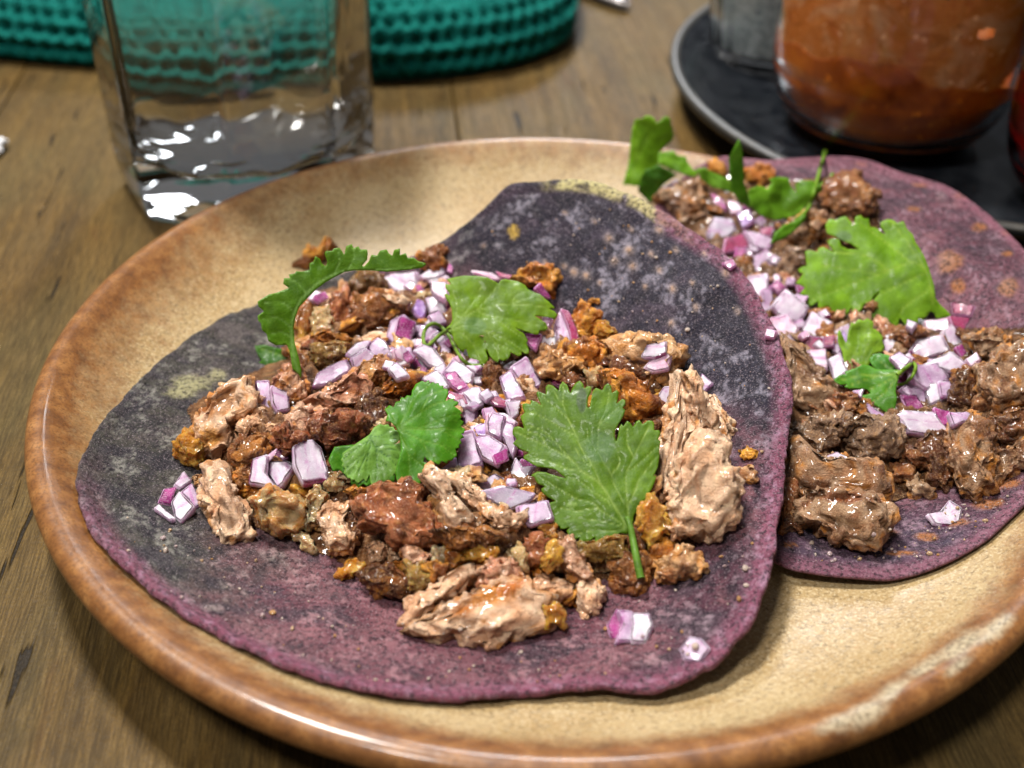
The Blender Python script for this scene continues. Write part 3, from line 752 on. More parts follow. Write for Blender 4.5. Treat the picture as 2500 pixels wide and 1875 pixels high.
def inpoly(P, poly):
    x, y = P[:, 0], P[:, 1]; ins = np.zeros(len(P), bool); a = np.asarray(poly)
    for (x1, y1), (x2, y2) in zip(a, np.roll(a, -1, 0)):
        c = ((y1 > y) != (y2 > y)) & (x < (x2 - x1) * (y - y1) / (y2 - y1 + 1e-12) + x1); ins ^= c
    return ins
def segdist(P, a, b):
    a, b = np.asarray(a, float), np.asarray(b, float); ab = b - a; t = np.clip(((P - a) @ ab) / (ab @ ab + 1e-9), 0, 1)
    return np.hypot(*(P - a - t[:, None] * ab).T), t
def leaf(name, poly, veins, tint=(.11, .27, .02), vein_col=(.30, .46, .13), anchor=None, normal=None, lift=.12, bend=None, amp=.12, parent=None, step=5., vw=2.2, pct=90, patches=(), fold=None, **tags):
    """flat outline -> dense triangulated blade, laid over what is below it, bent and veined"""
    seedc[0] += 1; sd = seedc[0] * .77
    poly = np.asarray(poly, float)
    # resample the outline
    pts = []
    for a, b in zip(poly, np.roll(poly, -1, 0)):
        k = max(1, int(np.hypot(*(b - a)) / step)); pts += [a * (1 - t) + b * t for t in np.arange(k) / k]
    pts = np.array(pts); ctr = centroid(poly)
    x0, y0 = poly.min(0); x1, y1 = poly.max(0)
    gx, gy = np.meshgrid(np.arange(x0, x1, step), np.arange(y0, y1, step)); gx = gx + (np.arange(gx.shape[0]) % 2)[:, None] * step / 2
    G_ = np.stack([gx.ravel(), gy.ravel()], 1); G_ = G_[inpoly(G_, pts)]
    dm = np.full(len(G_), 1e9)
    for a, b in zip(pts, np.roll(pts, -1, 0)): dm = np.minimum(dm, segdist(G_, a, b)[0])
    edge_in = dm > step * .45; G_ = G_[edge_in]; dm = dm[edge_in]
    allp = np.vstack([pts, G_]); m = len(pts)
    r = delaunay_2d_cdt([Vector(p) for p in allp], [(i, (i + 1) % m) for i in range(m)], [], 1, 1e-4)
    UV = np.array([v[:] for v in r[0]]); F = [list(f) for f in r[2] if len(f) == 3]
    # support plane
    if normal is None:
        hits = np.array([cast(*q)[0] for q in G_[:: max(1, len(G_) // 60)]])
        c0 = hits.mean(0); w_, vv_ = np.linalg.eigh(np.cov((hits - c0).T)); nn = vv_[:, 0]; d = rays(ctr)[0]; d /= np.linalg.norm(d)
        if nn @ d > 0: nn = -nn
        nn = nn * .45 - d * .55; nn /= np.linalg.norm(nn)
        off = np.percentile((hits - c0) @ nn, pct); o = c0 + nn * (off + lift)
    else:
        nn = np.asarray(normal, float); nn /= np.linalg.norm(nn); o = cast(*anchor)[0] + nn * lift
    V = on_plane(UV, o, nn); x, y, z = frame(nn); L = V - V.mean(0)
    lx, ly = L @ x, L @ y; Rr = max(lx.max() - lx.min(), ly.max() - ly.min()) / 2
    h = amp * fbm(np.stack([lx, ly, 0 * lx], 1), .9 / max(Rr, .6) * 1.6, 2, sd)
    if bend: h = h + bend[0] * (lx / Rr) ** 2 + bend[1] * (ly / Rr) ** 2 + bend[2] * (lx * ly) / Rr ** 2
    vd = np.full(len(UV), 1e9)
    for path in veins:
        w0 = path[0] if np.isscalar(path[0]) else 1.; pp = path[1:] if np.isscalar(path[0]) else path
        pp = smooth_curve(pp, max(6, 5 * len(pp)))
        for i, (a, b) in enumerate(zip(pp[:-1], pp[1:])):
            dd, _ = segdist(UV, a, b); vd = np.minimum(vd, dd / (w0 * (1 - .55 * i / len(pp))))
    vein = np.exp(-(vd / vw) ** 2); crease = np.exp(-(vd / (vw * 5)) ** 2)
    h = h - .012 * crease + .02 * fbm(np.stack([lx, ly, 0 * lx], 1), 5, 2, sd)
    V = V + z * h[:, None]
    ed = np.full(len(UV), 1e9)
    for a, b in zip(pts[::2], np.roll(pts[::2], -1, 0)): ed = np.minimum(ed, segdist(UV, a, b)[0])
    C = np.tile(np.array(tint, float), (len(V), 1))
    nz = fbm(V, 1.6, 3, sd); C = mix(C, np.array(tint) * .6, sm(nz, .0, .4) * .7); C = mix(C, np.clip(np.array(tint) * 1.5 + [.03, .03, .01], 0, 1), sm(-nz, .05, .4) * .6)
    C = mix(C, vein_col, vein * .8); C = mix(C, np.clip(np.array(tint) * 1.9 + .02, 0, 1), np.exp(-(ed / 2.2) ** 2) * .45)
    for (pu, pv, ra, rb, pc, k) in patches:
        g = np.exp(-(((UV[:, 0] - pu) / ra) ** 2 + ((UV[:, 1] - pv) / rb) ** 2) ** 2); C = mix(C, pc, sm(g + .3 * nz, .3, .7) * k)
    F = [f if np.cross(V[f[1]] - V[f[0]], V[f[2]] - V[f[0]]) @ z > 0 else f[::-1] for f in F]
    reg(V, F)
    o_ = obj(name, V, np.array(F), LEAF, attrs={'tint': np.clip(C, 0, 1), 'vein': vein}, parent=parent, **tags)
    sdm = o_.modifiers.new('thickness', 'SOLIDIFY'); sdm.thickness = .018 * S; sdm.offset = -1
    return o_
def stem(name, uv, r0, r1, tint, parent, base=None, heights=None, lift=.1, n=40):
    """round stalk following traced points; heights = extra rise (cm) over what is below"""
    pts = []
    for i, (u, v) in enumerate(uv):
        p, nn = cast(u, v); d = rays((u, v))[0]; d /= np.linalg.norm(d)
        pts.append(p - d * ((heights[i] if heights else 0) + lift))
    pts = smooth_curve(pts, n); V, F = tube(pts, np.linspace(r0, r1, len(pts)), 12)
    C = np.tile(np.array(tint), (len(V), 1)); C = mix(C, np.array(tint) * .5, sm(fbm(V * np.array([1, 1, 1]), 4, 2), 0, .4) * .6)
    return obj(name, V, F, LEAF, attrs={'tint': C, 'vein': np.zeros(len(V))}, parent=parent)

# ------------------------------------------------------------------ beds of finely shredded meat under the pieces
def bed(Psheet, nr, nt, poly, height, seed, tint, label, lim):
    top = Psheet[:nr * nt]; UV = project(top); ins = inpoly(UV, poly)
    dd = np.full(len(UV), 1e9)
    for a, b in zip(poly, np.roll(np.asarray(poly), -1, 0)): dd = np.minimum(dd, segdist(UV, a, b)[0])
    wgt = np.where(ins, sm(dd, 0, lim), 0)
    keep = wgt > 0
    faces = grid_faces(nr, nt, wrap_m=True); faces = faces[keep[faces].all(1)]
    used = np.unique(faces); remap = -np.ones(len(top), int); remap[used] = np.arange(len(used))
    V = top[used].copy(); F = remap[faces]; ww = wgt[used]
    n_ = fbm(V, 2.4, 3, seed); n2 = fbm(V, 7, 2, seed + 1)
    V[:, 2] += .03 + ww * height * (1 + .22 * n_) + ww * (.28 * n_ + .09 * n2)
    C = np.tile(np.array(tint), (len(V), 1)); C = mix(C, (.34, .16, .06), sm(n2 + n_, .0, .4) * .6); C = mix(C, (.05, .016, .006), sm(-n_, .0, .4) * .7)
    allV, allF, allC = [V], [F], [C]; off = len(V)
    r = np.random.default_rng(seed); Vb, Fb = ico(3); pn = V[ww > .12]; kinds = ['pale', 'tan', 'brown', 'orange', 'gold', 'pink', 'fat', 'tan', 'pale', 'red'] if seed == 41 else ['btan', 'bcrust', 'btan', 'grey', 'brown', 'pink']
    for k in range(230 if seed == 41 else 170):
        c0 = pn[r.integers(len(pn))]; sz = r.uniform(.10, .24); el = r.uniform(1.0, 2.2); an = r.uniform(0, 3.14); ti = r.uniform(-.5, .5)
        q = Vb * np.array([sz * el, sz, sz * r.uniform(.5, .9)]); nz_ = perlin(Vb * 1.6 + k * 3.3); nz2 = np.abs(perlin(Vb * 4 + k)); q = q * (1 + .7 * nz_ - .5 * nz2 + .1)[:, None]
        ca_, sa_ = math.cos(an), math.sin(an); q = np.stack([q[:, 0] * ca_ - q[:, 1] * sa_, q[:, 0] * sa_ + q[:, 1] * ca_, q[:, 2] + ti * q[:, 0]], 1) + c0 + np.array([0, 0, sz * .45])
        pa, pb, pc_ = [np.array(z_) for z_ in PAL[kinds[r.integers(len(kinds))]]]; cq = mix(np.tile(pa, (len(q), 1)), pb, sm(nz_, -.2, .3)); cq = mix(cq, pc_, sm(perlin(q * 3.3), .05, .35) * .8)
        allV.append(q); allF.append(Fb + off); allC.append(cq); off += len(q)
    V = np.concatenate(allV); F = allF[0].tolist() + np.concatenate(allF[1:]).tolist(); C = np.concatenate(allC)
    obj('shredded_meat', V, F, MEAT, attrs={'tint': np.clip(C, 0, 1)}, hit=True, kind='stuff', label=label, category='shredded meat')
fpoly = [(450, 1000), (560, 930), (640, 900), (690, 850), (740, 720), (860, 690), (1000, 680), (1150, 680), (1300, 760), (1420, 770), (1480, 830), (1620, 850), (1660, 900), (1700, 1010), (1760, 1110), (1770, 1230), (1700, 1290), (1700, 1370), (1590, 1420),
         (1470, 1420), (1420, 1480), (1260, 1520), (1120, 1540), (1020, 1490), (930, 1430), (840, 1380), (730, 1330), (620, 1290), (560, 1230), (510, 1130)]
bed(FRONT[0], 150, 480, fpoly, 1.0, 41, (.13, .05, .016), 'finely shredded browned meat lying under the chunks of the front taco', 150)
bpoly = [(1650, 480), (1760, 420), (1900, 440), (2100, 430), (2150, 500), (2150, 640), (2200, 760), (2350, 800), (2500, 800), (2600, 900), (2560, 1080), (2420, 1180), (2260, 1200), (2160, 1240), (2100, 1330), (1990, 1300), (1850, 1280), (1750, 1150), (1700, 900), (1640, 600)]
_bs = BV.pop()          # the front tortilla must not catch rays meant for the rear bed only
BV.append(_bs)
bed(G2, 110, 420, bpoly, .50, 47, (.07, .030, .012), 'finely shredded browned meat lying under the chunks of the rear taco', 110)

RA = (400, 500, .339); RB = (950, 500, .339); RC = (350, 900, .339); RD = (950, 900, .4295); RE = (1750, 600, .5123); RF = (1900, 300, .3617); RG = (1500, 270, .2532)
LA = (600, 560, .2291); LB = (1000, 640, .1808); LC = (780, 900, .1808); LD = (1230, 910, .3135)
def K(R, pts, *a, **k): return chunk(Z(*R, pts), *a, **k)
def O(R, pts, *a, **k): return onion(Z(*R, pts), *a, **k)
# ---------------- rear taco meat
K(RG, [(880, 500), (990, 480), (1080, 560), (1060, 650), (930, 620)], 'orange', .3)
K(RG, [(1240, 560), (1400, 530), (1530, 570), (1550, 640), (1400, 730), (1290, 690)], 'orange', .35)
K(RF, [(270, 520), (350, 400), (420, 340), (540, 350), (610, 430), (690, 470), (670, 560), (560, 610), (400, 620), (290, 590)], 'bcrust', .35, .3)
K(RF, [(210, 620), (330, 600), (350, 700), (270, 770), (200, 720)], 'btan', .4, .3)
K(RG, [(1600, 1120), (1850, 1000), (1930, 1200), (1850, 1340), (1640, 1300)], 'btan', .4)
K(RF, [(0, 960), (80, 840), (200, 850), (270, 950), (160, 1070), (40, 1060)], 'grey', .4, .3)
K(RG, [(390, 860), (560, 760), (780, 640), (880, 700), (870, 900), (810, 1020), (700, 1080), (540, 990)], 'btan', .5, .35, fib=-30)
K(RE, [(310, 440), (400, 490), (490, 590), (570, 690), (610, 750), (580, 800), (470, 815), (340, 780), (320, 620)], 'btan', .5, .15, fib=35)
K(RE, [(370, 880), (440, 820), (560, 840), (580, 920), (510, 1010), (410, 980)], 'grey', .4, .1)
K(RE, [(560, 700), (680, 700), (680, 780), (600, 830), (540, 800)], 'bcrust', .35)
K(RE, [(550, 900), (680, 820), (850, 820), (900, 920), (840, 1010), (700, 1040), (590, 970)], 'grey', .55, .25)
K(RE, [(300, 980), (370, 910), (450, 1000), (620, 1010), (740, 1040), (820, 1170), (770, 1220), (600, 1210), (400, 1210), (310, 1110)], 'btan', .55, .45)
K(RE, [(290, 1130), (350, 1120), (390, 1190), (360, 1290), (400, 1380), (300, 1370)], 'bcrust', .4)
K(RE, [(340, 1240), (400, 1190), (560, 1170), (740, 1200), (810, 1260), (830, 1330), (790, 1440), (700, 1465), (600, 1430), (480, 1380), (370, 1330)], 'btan', .75, .15, pat=((2060, 1215, 75, 14, 3, (.20, .045, .008), .9), (2085, 1262, 20, 12, 0, (.24, .06, .01), .9), (1960, 1235, 20, 10, 0, (.2, .05, .01), .8)))
K(RE, [(820, 1040), (900, 1030), (960, 1080), (930, 1130), (840, 1120)], 'bcrust', .35)
K(RE, [(895, 1120), (960, 1090), (1040, 1170), (1040, 1200), (930, 1205)], 'btan', .35, .1)
K(RE, [(850, 940), (930, 980), (1000, 890), (1080, 890), (1140, 1000), (1140, 1130), (1080, 1185), (1010, 1150), (990, 1060), (880, 1040)], 'bcrust', .45, .6)
K(RE, [(1120, 850), (1240, 820), (1310, 880), (1340, 1000), (1320, 1150), (1230, 1215), (1160, 1190), (1110, 1050)], 'btan', .6, .4)
K(RE, [(1300, 1020), (1420, 960), (1500, 900), (1500, 1040), (1390, 1120), (1310, 1160)], 'btan', .4, .3)
K(RE, [(1300, 830), (1420, 780), (1520, 760), (1520, 950), (1360, 960)], 'bcrust', .5, .4)
K(RE, [(1130, 600), (1240, 560), (1260, 640), (1220, 780), (1090, 760)], 'brown', .45, .5)
K(RE, [(1240, 600), (1360, 500), (1520, 480), (1560, 640), (1500, 780), (1330, 810), (1240, 740)], 'btan', .65, .35)
K(RE, [(1180, 430), (1300, 395), (1400, 430), (1390, 500), (1250, 530)], 'btan', .4, .3)
K(RE, [(840, 430), (960, 370), (1010, 420), (900, 490)], 'bcrust', .35)
K(RE, [(600, 900), (560, 830), (640, 800), (700, 850)], 'grey', .3)
# ---------------- front taco meat, far side first
K(RA, [(920, 440), (1000, 390), (1050, 300), (1120, 330), (1170, 262), (1222, 290), (1150, 390), (1040, 480)], 'orange', .35, .3)
K(RA, [(1830, 390), (1960, 275), (2030, 310), (2010, 400), (2050, 440), (1990, 490), (1890, 450)], 'orange', .4, .6)
K(RB, [(880, 540), (1040, 425), (1170, 445), (1210, 520), (1180, 660), (1060, 620), (960, 580)], 'orange', .45, .25)
K(RA, [(1080, 760), (1190, 740), (1220, 930), (1080, 960)], 'fat', .3, .3)
K(RA, [(950, 1000), (940, 880), (990, 720), (1060, 670), (1110, 720), (1070, 860), (1050, 1000), (1070, 1180), (1000, 1210), (970, 1080)], 'gold', .35, .55, fib=85)
K(RA, [(1370, 650), (1560, 630), (1690, 680), (1760, 760), (1660, 880), (1560, 950), (1370, 970), (1290, 930), (1340, 800)], 'brown', .55, .25)
K(RA, [(1340, 570), (1400, 510), (1500, 495), (1590, 550), (1630, 620), (1560, 660), (1390, 670)], 'olive', .45, .6)
K(RA, [(1310, 580), (1230, 660), (1190, 780), (1205, 890), (1270, 925), (1330, 890), (1375, 800), (1360, 690)], 'red', .4, .3, fib=80)
K(RA, [(1560, 640), (1700, 660), (1790, 700), (1690, 735), (1600, 700)], 'pale', .22, .1)
K(RA, [(1050, 945), (1130, 915), (1250, 930), (1360, 975), (1270, 1010), (1200, 1045), (1060, 1020)], 'orange', .3, .15)
K(RA, [(1070, 1030), (1330, 1000), (1310, 1100), (1220, 1170), (1110, 1175), (1060, 1100)], 'olive', .4, .25)
K(RA, [(970, 1080), (1070, 1090), (1090, 1200), (1000, 1250), (960, 1180)], 'brown', .3)
K(RA, [(770, 1270), (870, 1180), (960, 1180), (1020, 1290), (1000, 1410), (880, 1410)], 'pink', .4, .3)
K(RA, [(1370, 1230), (1430, 1150), (1550, 1120), (1650, 1160), (1700, 1240), (1560, 1300), (1450, 1340)], 'tan', .45, .45)
K(RA, [(1400, 1420), (1580, 1290), (1700, 1230), (1850, 1230), (1810, 1340), (1640, 1420), (1500, 1450)], 'orange', .45, .6)
K(RC, [(1540, 230), (1700, 180), (1760, 280), (1740, 420), (1640, 480), (1560, 420)], 'brown', .4, .6)
K(RC, [(1010, 340), (1130, 270), (1310, 290), (1330, 350), (1230, 410), (1250, 520), (1160, 590), (1050, 500)], 'pink', .45, .1)
K(RC, [(1140, 240), (1330, 130), (1500, 30), (1630, 100), (1630, 210), (1550, 300), (1380, 330), (1250, 300)], 'pink', .55, .1, boxy=.5, pat=((850, 945, 55, 26, -25, (.26, .060, .018), .8), (860, 955, 16, 9, 0, (.50, .17, .05), .8)))
K(RC, [(1205, 420), (1300, 330), (1450, 300), (1560, 340), (1590, 450), (1510, 560), (1340, 580), (1230, 500)], 'red', .55, .6)
K(RC, [(860, 400), (970, 395), (980, 490), (880, 480)], 'pale', .25, 0)
K(RC, [(630, 610), (700, 510), (780, 430), (900, 480), (920, 620), (860, 700), (760, 780), (650, 720)], 'brown', .5, .35)
K(RC, [(950, 430), (1030, 395), (1080, 490), (1170, 480), (1150, 620), (1000, 620)], 'red', .4, .35)
K(RC, [(700, 640), (820, 620), (860, 760), (760, 860), (640, 820)], 'brown', .35, .2)
K(RC, [(700, 370), (840, 330), (880, 420), (760, 470), (680, 440)], 'pale', .3, .05)
K(RC, [(355, 460), (400, 330), (500, 215), (620, 140), (790, 80), (850, 200), (880, 310), (740, 390), (660, 440), (700, 510), (650, 600), (560, 650), (430, 650), (390, 570)], 'pale', .6, .2, fib=-42, pat=((510, 1065, 42, 32, -30, (.60, .235, .012), .85), (520, 985, 50, 14, -38, (.34, .10, .012), .85)))
K(RC, [(225, 560), (285, 485), (380, 475), (430, 560), (440, 660), (390, 722), (300, 690), (240, 630)], 'gold', .5, .35)
K(RC, [(335, 780), (430, 765), (450, 860), (400, 890)], 'tan', .25)
K(RC, [(445, 740), (540, 695), (605, 740), (630, 870), (730, 1000), (805, 1110), (775, 1255), (700, 1305), (575, 1310), (515, 1240), (495, 1100), (435, 1010), (415, 880)], 'pale', .6, .1, fib=60)
K(RC, [(600, 870), (700, 760), (860, 810), (980, 870), (860, 960), (700, 930)], 'orange', .4, .6)
K(RC, [(780, 960), (900, 870), (1080, 890), (1190, 960), (1190, 1100), (1080, 1210), (920, 1180), (820, 1090)], 'fat', .45, .35)
K(RC, [(1070, 850), (1205, 850), (1200, 950), (1110, 930)], 'gold', .25, .1)
K(RC, [(1330, 740), (1440, 760), (1450, 870), (1340, 880), (1300, 820)], 'fat', .3, .1)
K(RC, [(1180, 940), (1260, 850), (1330, 920), (1320, 1050), (1250, 1150), (1170, 1160), (1200, 1040)], 'fat', .35, .15)
K(RC, [(1250, 1100), (1350, 970), (1490, 1000), (1450, 1100), (1540, 1230), (1500, 1330), (1330, 1340), (1300, 1260)], 'pale', .45, .1)
K(RC, [(1070, 1190), (1200, 1200), (1260, 1340), (1150, 1300)], 'fat', .25, 0)
K(RC, [(1410, 1060), (1520, 1030), (1590, 1200), (1530, 1240), (1440, 1170)], 'dark', .35)
K(RC, [(1440, 880), (1540, 840), (1660, 860), (1570, 970), (1470, 930)], 'orange', .35, .4)
K(RD, [(220, 740), (330, 780), (350, 930), (250, 880)], 'tan', .35, .1)
K(RC, [(1530, 960), (1620, 850), (1850, 830), (2010, 860), (2040, 1000), (2130, 1130), (2160, 1240), (2080, 1300), (1960, 1320), (1820, 1280), (1730, 1180), (1570, 1130)], 'red', .5, .2, fib=18, boxy=.5, pat=((900, 1290, 30, 16, 0, (.46, .15, .04), .6), (985, 1235, 50, 12, 10, (.13, .028, .008), .7)))
K(RC, [(1580, 1290), (1680, 1200), (1770, 1290), (1750, 1420), (1640, 1400)], 'pale', .35, 0)
K(RC, [(1755, 1290), (1850, 1285), (1840, 1365), (1760, 1355)], 'pale', .22, 0)
K(RD, [(240, 920), (400, 910), (560, 920), (700, 990), (560, 1040), (380, 1020)], 'brown', .4, .4)
K(RD, [(60, 1030), (160, 1000), (230, 1060), (200, 1120), (90, 1110)], 'pink', .3, .2)
K(RC, [(1400, 1480), (1480, 1380), (1610, 1430), (1570, 1490), (1430, 1540)], 'gold', .3, .2)
K(RC, [(1750, 1400), (1900, 1370), (2020, 1430), (1950, 1510), (1800, 1460)], 'orange', .35, .45)
K(RC, [(1540, 1490), (1650, 1420), (1800, 1440), (2000, 1520), (1970, 1650), (1720, 1665), (1600, 1590)], 'brown', .5, .5)
K(RD, [(100, 1110), (200, 1120), (260, 1200), (200, 1280), (110, 1250)], 'olive', .35, .2)
K(RD, [(430, 1040), (520, 990), (630, 1010), (600, 1090), (470, 1095)], 'gold', .3, .2)
K(RD, [(320, 1060), (400, 1020), (440, 1090), (370, 1140)], 'orange', .28, .3)
K(RD, [(200, 1130), (260, 1100), (340, 1120), (320, 1200), (240, 1210)], 'orange', .3, .5)
K(RD, [(240, 1000), (330, 1010), (340, 1100), (260, 1110)], 'fat', .25, .1)
K(RD, [(660, 1020), (740, 990), (800, 1060), (790, 1160), (700, 1120)], 'fat', .3, .1)
K(RD, [(480, 1140), (600, 1060), (720, 1080), (800, 1190), (710, 1240), (520, 1230)], 'pink', .4, .2)
K(RD, [(1060, 990), (1250, 960), (1350, 950), (1360, 1090), (1200, 1100), (1070, 1060)], 'olive', .4, .4)
K(RD, [(960, 1000), (1040, 960), (1085, 1060), (1155, 1130), (1175, 1215), (1110, 1230), (1020, 1190), (970, 1100)], 'pink', .4, .25, fib=50)
K(RD, [(1100, 1215), (1180, 1205), (1230, 1280), (1205, 1375), (1120, 1445), (1075, 1390), (1055, 1300)], 'pale', .4, .1, fib=65)
K(RD, [(990, 1300), (1110, 1215), (1100, 1290), (1060, 1350), (1000, 1350)], 'orange', .25, .3)
K(RD, [(765, 1000), (840, 940), (905, 975), (905, 1080), (850, 1135), (775, 1095)], 'red', .4, .2)
K(RD, [(870, 1080), (930, 995), (975, 1010), (965, 1100), (900, 1165), (855, 1135)], 'gold', .3, .25)
K(RD, [(805, 1130), (850, 1105), (895, 1170), (830, 1195)], 'orange', .25, 0)
K(RD, [(860, 900), (940, 890), (950, 960), (880, 970)], 'gold', .2, .4)
K(RD, [(1110, 1070), (1200, 1095), (1295, 1120), (1270, 1165), (1180, 1155)], 'fat', .2, 0)
K(RD, [(65, 1450), (120, 1310), (260, 1235), (420, 1125), (490, 1105), (510, 1190), (420, 1270), (330, 1350), (230, 1440), (120, 1490)], 'pale', .5, .12, fib=-38)
K(RD, [(790, 1230), (860, 1170), (960, 1185), (1060, 1230), (1010, 1295), (900, 1310), (800, 1290)], 'pale', .35, .2)
K(RD, [(75, 1480), (230, 1420), (340, 1340), (500, 1245), (650, 1215), (790, 1225), (800, 1300), (930, 1310), (920, 1400), (890, 1480), (700, 1565), (550, 1612), (400, 1575), (200, 1525)], 'pale', .55, .2, fib=-20, pat=((1195, 1455, 85, 26, -18, (.58, .20, .014), .9), (1245, 1435, 40, 14, -20, (.50, .13, .008), .9), (1130, 1490, 30, 20, 30, (.42, .12, .012), .8)))
K(RD, [(870, 1340), (950, 1330), (990, 1400), (985, 1465), (885, 1475)], 'gold', .3, .3)
K(RD, [(1260, 1150), (1330, 1060), (1480, 1080), (1510, 1150), (1465, 1240), (1380, 1285), (1290, 1230)], 'brown', .4, .25)
K(RB, [(1500, 850), (1560, 840), (1650, 930), (1590, 980), (1490, 950)], 'gold', .35, .1)
K(RB, [(1310, 810), (1380, 700), (1440, 740), (1515, 830), (1490, 910), (1420, 970), (1330, 940)], 'orange', .4, .1)
K(RB, [(1415, 695), (1460, 668), (1520, 678), (1512, 714), (1440, 720)], 'orange', .15, 0)
K(RB, [(1250, 1020), (1370, 970), (1500, 950), (1580, 1060), (1530, 1150), (1450, 1190), (1310, 1160)], 'orange', .5, .4)
K(RB, [(1550, 990), (1700, 955), (1900, 935), (2030, 955), (2135, 1100), (2110, 1220), (2000, 1300), (1850, 1310), (1700, 1220), (1590, 1110)], 'tan', .7, .1, pat=((1630, 925, 30, 40, 20, (.42, .17, .03), .7), (1500, 850, 50, 22, 0, (.50, .19, .03), .6)))
K(RB, [(1390, 1200), (1530, 1170), (1570, 1280), (1450, 1330)], 'fat', .35, .3)
K(RB, [(1520, 1210), (1660, 1190), (1850, 1300), (1960, 1400), (1950, 1530), (1850, 1590), (1700, 1540), (1590, 1400)], 'orange', .55, .55)
K(RB, [(1610, 1135), (1700, 1090), (1840, 1200), (1830, 1260), (1730, 1240), (1640, 1200)], 'dark', .28, .2)
K(RB, [(1090, 1160), (1180, 1050), (1280, 1095), (1375, 1130), (1405, 1200), (1320, 1270), (1200, 1270), (1100, 1240)], 'tan', .5, .15)
K(RB, [(630, 1290), (700, 1140), (810, 1180), (810, 1360), (720, 1380)], 'brown', .35, .3)
K(RB, [(1230, 1200), (1420, 1280), (1400, 1420), (1240, 1400)], 'brown', .4, .6)
K(RD, [(1290, 380), (1420, 330), (1560, 300), (1540, 480), (1400, 560), (1300, 520)], 'brown', .4, .6)
K(RD, [(1420, 800), (1500, 730), (1570, 820), (1630, 920), (1540, 1010), (1470, 1030), (1430, 930)], 'gold', .45, .35)
K(RD, [(1340, 900), (1420, 860), (1460, 960), (1450, 1060), (1370, 1060)], 'brown', .35, .5)
K(RD, [(1510, 1115), (1620, 1055), (1700, 1025), (1775, 1080), (1835, 1160), (1760, 1205), (1600, 1220), (1520, 1190)], 'tan', .4, .3)
K(RD, [(1465, 1050), (1530, 985), (1615, 995), (1630, 1050), (1560, 1115), (1485, 1105)], 'orange', .38, .2)
K(RD, [(1610, 700), (1690, 440), (1750, 370), (1850, 390), (1935, 440), (1965, 600), (2005, 700), (1935, 895), (1860, 968), (1740, 965), (1635, 930), (1580, 800)], 'pale', .75, .0, fib=-60)
K(RD, [(1570, 900), (1680, 830), (1710, 940), (1620, 985)], 'pale', .35, .15)
K(RD, [(1800, 200), (1850, 165), (1925, 260), (1985, 370), (1935, 435), (1850, 410), (1810, 300)], 'pale', .4, .1, fib=55, pat=((1765, 1060, 20, 15, 40, (.55, .18, .012), .9),))
K(RD, [(1495, 725), (1535, 560), (1535, 400), (1565, 250), (1615, 55), (1690, 65), (1735, 180), (1735, 330), (1685, 480), (1625, 650), (1585, 765), (1525, 765)], 'pale', .5, .03, fib=-78)
K(RD, [(1670, 30), (1720, -5), (1770, 65), (1795, 200), (1855, 300), (1835, 410), (1750, 350), (1695, 180)], 'pale', .4, .0, fib=75)
K(RD, [(1985, 460), (2040, 435), (2105, 468), (2085, 505), (2005, 505)], 'orange', .16, .3)
K(RD, [(1955, 580), (2050, 538), (2105, 590), (2085, 645), (1985, 655)], 'tan', .22, .5)
# strands laid across the heap
K(RD, [(170, 620), (250, 563), (325, 578), (360, 700), (410, 780), (505, 870), (400, 915), (325, 918), (295, 760), (210, 660)], 'pale', .4, .05, fib=62)
K(RD, [(325, 600), (400, 585), (480, 670), (610, 780), (570, 860), (440, 770), (370, 680)], 'pale', .35, .0, fib=45)
K(RD, [(550, 850), (640, 795), (720, 840), (790, 795), (790, 870), (700, 935), (640, 925), (580, 890)], 'pale', .35, .1)
# ---------------- loose small dice that fill the two onion heaps
def scatter_onion(n, blobs, seed):
    r = np.random.default_rng(seed)
    for k in range(n):
        bu, bv, ra, rb = blobs[r.integers(len(blobs))]; u, v = bu + r.normal() * ra, bv + r.normal() * rb; s_ = r.uniform(13, 22); an = r.uniform(0, 1.6); m_ = 4 if r.random() < .7 else 5
        pts = [(u + s_ * math.cos(an + 2 * math.pi * i / m_ + r.uniform(-.25, .25)) * r.uniform(.85, 1.25), v + s_ * .85 * math.sin(an + 2 * math.pi * i / m_)) for i in range(m_)]
        kd = ['white', 'white', 'lilac', 'lilac', 'pink', 'skin', 'grey'][r.integers(7)]
        onion(pts, kd, r.uniform(.2, .3), skin=(int(r.integers(m_)) if kd in ('white', 'lilac') and r.random() < .4 else None))
scatter_onion(72, [(1060, 770, 60, 30), (1020, 850, 70, 30), (1110, 900, 50, 35), (1180, 990, 40, 55), (1190, 1060, 45, 35), (950, 870, 60, 25)], 21)
scatter_onion(38, [(1850, 590, 30, 40), (1910, 720, 35, 40), (1980, 810, 40, 30), (2240, 860, 60, 30), (2260, 920, 50, 30), (2050, 850, 40, 30)], 22)
# ---------------- red onion, rear taco
O(RG, [(400, 850), (450, 740), (600, 650), (650, 700), (500, 800)], 'grey')
O(RG, [(880, 1190), (960, 1010), (1150, 1030), (1190, 1150), (1060, 1240), (950, 1290)], 'grey', .3)
O(RG, [(920, 770), (1060, 850), (1090, 960), (960, 930)], 'skin')
O(RG, [(1080, 850), (1190, 870), (1240, 960), (1120, 1000)], 'pink')
O(RG, [(1170, 980), (1300, 940), (1350, 1060), (1230, 1140)], 'violet')
O(RG, [(1240, 1140), (1400, 1170), (1550, 1240), (1510, 1350), (1330, 1310)], 'lilac', .3)
O(RG, [(1400, 1110), (1540, 1120), (1520, 1210), (1410, 1200)], 'crimson')
O(RE, [(80, 0), (140, 0), (130, 100), (70, 60)], 'skin')
O(RG, [(1040, 1380), (1070, 1220), (1240, 1175), (1330, 1290), (1230, 1350)], 'crimson', .28)
O(RE, [(130, 60), (240, 15), (295, 80), (255, 130), (150, 140)], 'lilac', .28)
